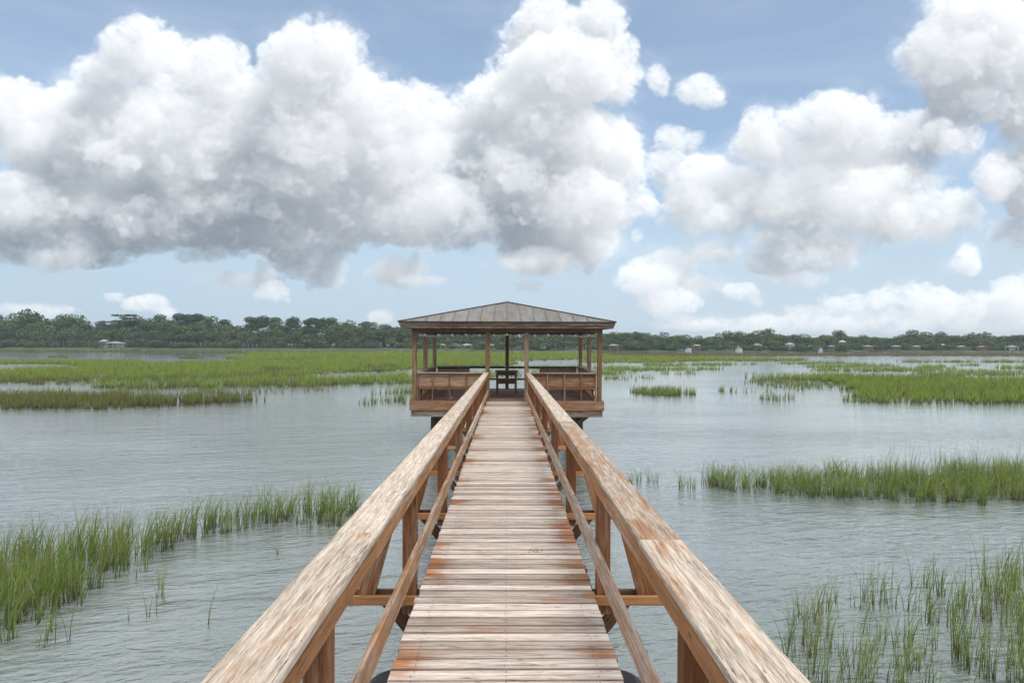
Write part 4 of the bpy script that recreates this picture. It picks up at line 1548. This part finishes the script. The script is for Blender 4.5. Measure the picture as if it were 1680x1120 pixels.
while px < 1730:                       # bushes and palms along the bank
    Y = SHORE + rt.uniform(5, 9)
    kind = rt.choice(['bush', 'bush', 'bush', 'palm' if px < 680 else 'bush', 'pale'])
    if px > 990 and kind == 'pale': kind = 'bush'
    h = {'bush': rt.uniform(2.6, 4.6), 'palm': rt.uniform(4.4, 6.2), 'pale': rt.uniform(3.6, 5.0)}[kind]
    add_tree(kind, px, Y, h=h * (1.0 if px < 680 else 0.8), wscale=1.1 if px < 680 else 1.5)
    px += rt.uniform(18, 30)
add_tree('flat', 205, SHORE + 20, 514.5, wscale=1.5)
add_tree('oak', 1375, SHORE + 26, 543)
add_tree('oak', 1503, SHORE + 22, 540)

ORD = ['first', 'second', 'third', 'fourth', 'fifth', 'sixth', 'seventh', 'eighth', 'ninth', 'tenth', 'eleventh', 'twelfth', 'thirteenth', 'fourteenth', 'fifteenth', 'sixteenth', 'seventeenth', 'eighteenth', 'nineteenth', 'twentieth',
       'twenty-first', 'twenty-second', 'twenty-third', 'twenty-fourth', 'twenty-fifth', 'twenty-sixth', 'twenty-seventh', 'twenty-eighth', 'twenty-ninth', 'thirtieth', 'thirty-first', 'thirty-second']
SEG = [(-999, 192, 'on the far shore left of the white boathouse', 'going right from the left edge'), (192, 400, 'on the left far shore beyond the white boathouse', 'going right from the white boathouse'),
       (400, 675, 'on the far shore left of the pavilion', 'going left from the pavilion'), (675, 992, 'on the far shore seen under the pavilion roof', 'from left under the pavilion roof'),
       (992, 1212, 'on the far shore right of the pavilion', 'going right from the pavilion'), (1212, 1424, 'on the far shore right of the cabin cruiser', 'going right from the cabin cruiser'), (1424, 9999, 'on the far right shore', 'going left from the right edge')]
DESC = {'oak': ('oak_tree', 'dark broad oak', 'tree'), 'bright': ('leafy_tree', 'fresh green leafy tree', 'tree'), 'pale': ('willow_tree', 'pale grey-green tree', 'tree'), 'pine': ('pine_tree', 'tall bare-stemmed pine', 'tree'),
        'flat': ('flat_topped_pine', 'flat-topped pine', 'tree'), 'bush': ('shore_bush', 'low round bush', 'bush'), 'palm': ('palm_tree', 'small palmetto palm', 'palm')}
bins = {}
for t in TREES:
    for k, sg in enumerate(SEG):
        if sg[0] <= t[1] < sg[1]:
            bins.setdefault((t[0], k), []).append(t)
ntree = 0
for (kind, k), lst in bins.items():
    lst.sort(key=lambda t: t[1])
    if 'going left' in SEG[k][3]: lst.reverse()
    vis = [t for t in lst if -12 < t[1] < 1692]
    for i, (kd, px, Y, h, ws) in enumerate(vis):
        name, desc, cat = DESC[kind]
        v = rt.randrange(NV[kind])
        crown, trunk = PROTO[(kind, v)]
        s = h / TOPH[kind]
        e = empty(name, (at_depth(px, Y), Y, -0.9))
        e.rotation_euler.z = rt.uniform(0, 6.28)
        sw = s * ws * rt.uniform(0.9, 1.1)
        if kind == 'pine': sw = max(sw, 0.75)
        e.scale = (sw, sw, s)
        lab = f'{ORD[i]} {desc} {SEG[k][3]}' if len(vis) > 1 else f'only {desc} {SEG[k][2]}'
        tag(e, lab, cat, {'tree': 'trees along the far shore', 'bush': 'bushes along the far bank', 'palm': 'palms along the far bank'}[cat])
        for nm, me in (('crown', crown), ('trunk', trunk)):
            c = bpy.data.objects.new(nm, me)
            c.parent = e
            COL.objects.link(c)
        ntree += 1
print('trees', ntree)

# ================================================================== FAR SHORE: boathouses, houses, boats
M['white'] = plain('white_paint', (0.46, 0.46, 0.45), 0.5, 0, 0.06)
M['greyroof'] = plain('pale_metal_roof', (0.29, 0.30, 0.30), 0.5, 0.1, 0.1)
M['tanroof'] = plain('tan_roof', (0.36, 0.33, 0.29), 0.7, 0.0, 0.15)
M['redroof'] = plain('red_roof', (0.42, 0.17, 0.13), 0.6, 0, 0.15)
M['greywood'] = plain('grey_timber', (0.22, 0.19, 0.16), 0.8, 0, 0.25)
M['greenwall'] = plain('sage_wall', (0.36, 0.42, 0.38), 0.7, 0, 0.1)
M['glassdark'] = plain('dark_pane', (0.03, 0.04, 0.05), 0.1, 0, 0.1)
M['hullblue'] = plain('blue_hull_trim', (0.05, 0.08, 0.14), 0.3)


def hip(mb, hw, hd, z0, z1, ridge=0.35):
    r = max(0.0, hw - hd) + ridge * 0.2
    vs = [(-hw, -hd, z0), (hw, -hd, z0), (hw, hd, z0), (-hw, hd, z0), (-r, 0, z1), (r, 0, z1)]
    mb.poly(vs, [(0, 1, 5, 4), (1, 2, 5), (2, 3, 4, 5), (3, 0, 4), (3, 2, 1, 0)])


def boathouse(px, wpx, label, roof='greyroof', dist=SHORE - 14, zroof=2.1, walls=False):
    x = at_depth(px, dist)
    w = wpx * dist / 1120.0 / 2
    e = empty('boathouse', (x, dist, WATER))
    tag(e, label, 'boathouse', 'boathouses along the far shore')
    dpt = w * 0.9
    mb = MB(); mb.box(-w * 1.05, w * 1.05, -dpt, dpt, 0.78, 0.92)
    mb.build('platform', M['greywood'], e)
    for sx in (-1, 0, 1):
        for sy in (-1, 1):
            if sx == 0 and w < 1.8: continue
            mb = MB(); mb.box(sx * w * 0.85 - .07, sx * w * 0.85 + .07, sy * dpt * .8 - .07, sy * dpt * .8 + .07, -0.6, zroof)
            mb.build('post', M['white' if walls else 'greywood'], e)
    mb = MB(); hip(mb, w * 1.12, dpt * 1.15, zroof, zroof + 0.2 * w + 0.15)
    mb.build('roof', M[roof], e)
    for sy in (-1, 1):
        mb = MB(); mb.box(-w, w, sy * dpt - .03, sy * dpt + .03, 1.42, 1.5)
        mb.build('railing', M['white' if walls else 'greywood'], e)
    if walls:
        mb = MB(); mb.box(-w * .2, w * .8, dpt * .1, dpt * .72, 0.92, zroof - 0.003)
        mb.build('wall', M['white'], e)
    mb = MB(); mb.box(w * .2, w * .2 + 0.9, dpt * 1.0, dpt + 14.0, 0.7, 0.8)
    mb.build('walkway', M['greywood'], e)
    return e


boathouse(190, 22, 'white boathouse with pale roof on the far left shore', walls=True, zroof=2.3)
boathouse(727, 9, 'small tan roofed boathouse seen at the left under the pavilion roof', 'tanroof')
boathouse(766, 17, 'wide tan roofed boathouse seen left of the entrance posts', 'tanroof')
boathouse(807, 7, 'tiny boathouse seen just right of the left entrance post', 'tanroof')
boathouse(1007, 15, 'grey roofed boathouse just right of the pavilion', 'greyroof')
boathouse(1143, 11, 'dark roofed boathouse beside the low white boat', 'tanroof', dist=SHORE - 4)
boathouse(1364, 8, 'small pale roofed boathouse below the white roofed house', 'greyroof')
boathouse(1424, 12, 'pale roofed boathouse right of the white roofed house', 'greyroof')
boathouse(1470, 12, 'flat pale roofed boathouse in the middle of the right shore', 'greyroof')
boathouse(1503, 10, 'grey boathouse below the tall flat-topped pine on the right', 'tanroof')
boathouse(1577, 11, 'pale roofed boathouse left of the red roof on the right', 'greyroof')
boathouse(1610, 10, 'red roofed boathouse on the far right shore', 'redroof')
boathouse(1660, 15, 'widest pale boathouse near the right edge', 'greyroof', walls=True)


def house(px, wpx, hgt, label, roof, wall, dist=SHORE + 8.5, z=-0.9, wins=3):
    x = at_depth(px, dist)
    w = wpx * dist / 1120.0 / 2 * 0.85
    e = empty('house', (x, dist, z))
    tag(e, label, 'house', 'houses on the far shore')
    mb = MB(); mb.box(-w, w, -w * .7, w * .7, 0.0, hgt)
    wl = mb.build('wall', M[wall], e)
    mb = MB(); hip(mb, w * 1.15, w * .85, hgt + 0.003, hgt + 0.38 * w + .2)
    mb.build('roof', M[roof], e)
    for k in range(wins):
        xx = -w * .7 + 1.4 * w * k / max(1, wins - 1)
        mb = MB(); mb.box(xx - w * .1, xx + w * .1, -w * .7 - 0.05, -w * .7 + 0.02, hgt * .35, hgt * .8)
        f = mb.build('window', M['glassdark'], e)
        mb = MB()
        mb.box(xx - w * .12, xx + w * .12, -w * .7 - 0.07, -w * .7 - 0.005, hgt * .8, hgt * .83)
        mb.build('lintel', M['white'], f)
        mb = MB(); mb.box(xx - w * .12, xx + w * .12, -w * .7 - 0.07, -w * .7 - 0.005, hgt * .31, hgt * .35)
        mb.build('sill', M['white'], f)
    mb = MB(); mb.box(-w * 1.1, w * 1.1, -w * 1.1, -w * .72, 0.25, 0.4)
    mb.build('porch', M['white'], e)


house(171, 13, 2.2, 'grey house half hidden by trees behind the white boathouse', 'tanroof', 'greywood', dist=SHORE + 4)
house(891, 11, 0.8, 'low grey shed at the waterline seen right of the entrance posts', 'tanroof', 'greywood', dist=SHORE + 3)
house(1242, 16, 1.5, 'sage green house right of the cabin cruiser', 'greyroof', 'greenwall')
house(1296, 15, 1.9, 'white house with pale porch among the right trees', 'greyroof', 'white')
house(1382, 11, 2.6, 'white roofed house raised among trees on the right shore', 'white', 'greywood', dist=SHORE + 8, z=-0.6)
house(1546, 8, 1.9, 'small grey gabled house on the far right shore', 'tanroof', 'greywood')
house(1329, 7, 1.3, 'tiny white cottage right of the white porch house', 'greyroof', 'white')


def boat(px, wpx, label, cabin=True):
    dist = SHORE - 12
    x = at_depth(px, dist)
    L = wpx * dist / 1120.0 * 0.85
    e = empty('motorboat', (x, dist, WATER))
    tag(e, label, 'boat', 'white boats moored along the far shore')
    n = 9
    vs, fs = [], []
    for k in range(n):
        t = k / (n - 1)
        b = 0.5 * (1 - max(0, (t - .45) / .55) ** 2) + 0.02
        xx = -L / 2 + L * t
        zt = 0.95 + 0.35 * t * t
        vs += [(xx, -b * 1.1, zt), (xx, -b * .7, -0.25), (xx, b * .7, -0.25), (xx, b * 1.1, zt)]
    for k in range(n - 1):
        o = 4 * k
        for i in range(4):
            j = (i + 1) % 4
            fs.append((o + i, o + j, o + 4 + j, o + 4 + i))
    fs += [(0, 3, 2, 1), tuple(4 * (n - 1) + i for i in range(4))]
    mb = MB(); mb.poly(vs, fs); mb.build('hull', M['white'], e, fixn=True)
    if cabin:
        mb = MB()
        mb.beam((-L * .22, 0, 1.45), (L * .18, 0, 1.45), 0.85, 0.9, side=(0, 1, 0))
        c = mb.build('cabin', M['white'], e, bevel=0.08)
        mb = MB(); mb.box(-L * .2, L * .15, -0.44, 0.44, 1.5, 1.75)
        mb.build('windscreen', M['glassdark'], c)
        mb = MB(); mb.box(-L * .25, L * .14, -0.5, 0.5, 1.93, 2.0)
        mb.build('roof', M['white'], c)
        mb = MB(); mb.tube([(-L * .05, 0, 2.0), (-L * .08, 0, 2.9)], 0.03)
        mb.build('mast', M['steel'], c)
    else:
        mb = MB(); mb.box(-L * .1, L * .08, -0.25, 0.25, 0.95, 1.5)
        mb.build('console', M['white'], e, bevel=0.05)
    mb = MB(); mb.box(-L / 2 - 0.35, -L / 2 - 0.01, -0.15, 0.15, 0.2, 1.2)
    mb.build('outboard_motor', M['hullblue'], e, bevel=0.04)


boat(1212, 14, 'white cabin cruiser moored on the right far shore')
boat(1129, 13, 'low white open boat moored right of the pavilion', False)
boat(1346, 9, 'small white skiff left of the small boathouse on the right', False)

# ================================================================== HAZE
HAZE = True
if HAZE:
    mb = MB()
    x0, x1, y0, y1, z0, z1 = -1600, 1600, -200, 1800, -4.2, 24.0
    vs = [(x0, y0, z0), (x1, y0, z0), (x1, y1, z0), (x0, y1, z0), (x0, y0, z1), (x1, y0, z1), (x1, y1, z1), (x0, y1, z1)]
    mb.poly(vs, [(3, 2, 1, 0), (4, 5, 6, 7), (0, 1, 5, 4), (1, 2, 6, 5), (2, 3, 7, 6), (3, 0, 4, 7)])
    hm = bpy.data.materials.new('haze')
    hm.use_nodes = True
    hn = NT(hm.node_tree)
    hm.node_tree.nodes.remove(hm.node_tree.nodes['Principled BSDF'])
    pv = hn.node('ShaderNodeVolumePrincipled')
    pv.inputs['Color'].default_value = (0.74, 0.83, 0.92, 1)
    pv.inputs['Density'].default_value = 0.00036
    pv.inputs['Anisotropy'].default_value = 0.1
    hn.link(pv.outputs[0], hm.node_tree.nodes['Material Output'].inputs['Volume'])
    o = mb.build('haze', hm)
    tag(o, kind='stuff')

# ================================================================== RENDER SETTINGS
scene.render.engine = 'CYCLES'
vsn = scene.view_settings
scene.display_settings.display_device = 'sRGB'
vsn.view_transform = 'Standard'
vsn.look = 'None'
vsn.exposure = 0.56
vsn.gamma = 1.0
vsn.use_curve_mapping = False
cy = scene.cycles
cy.use_denoising = True
cy.max_bounces = 6
cy.diffuse_bounces = 3
cy.glossy_bounces = 3
cy.transmission_bounces = 2
cy.transparent_max_bounces = 4
cy.volume_bounces = 1
cy.sample_clamp_indirect = 6.0
cy.use_adaptive_sampling = True
cy.adaptive_threshold = 0.02
print('script', round(time.time() - t0, 1))
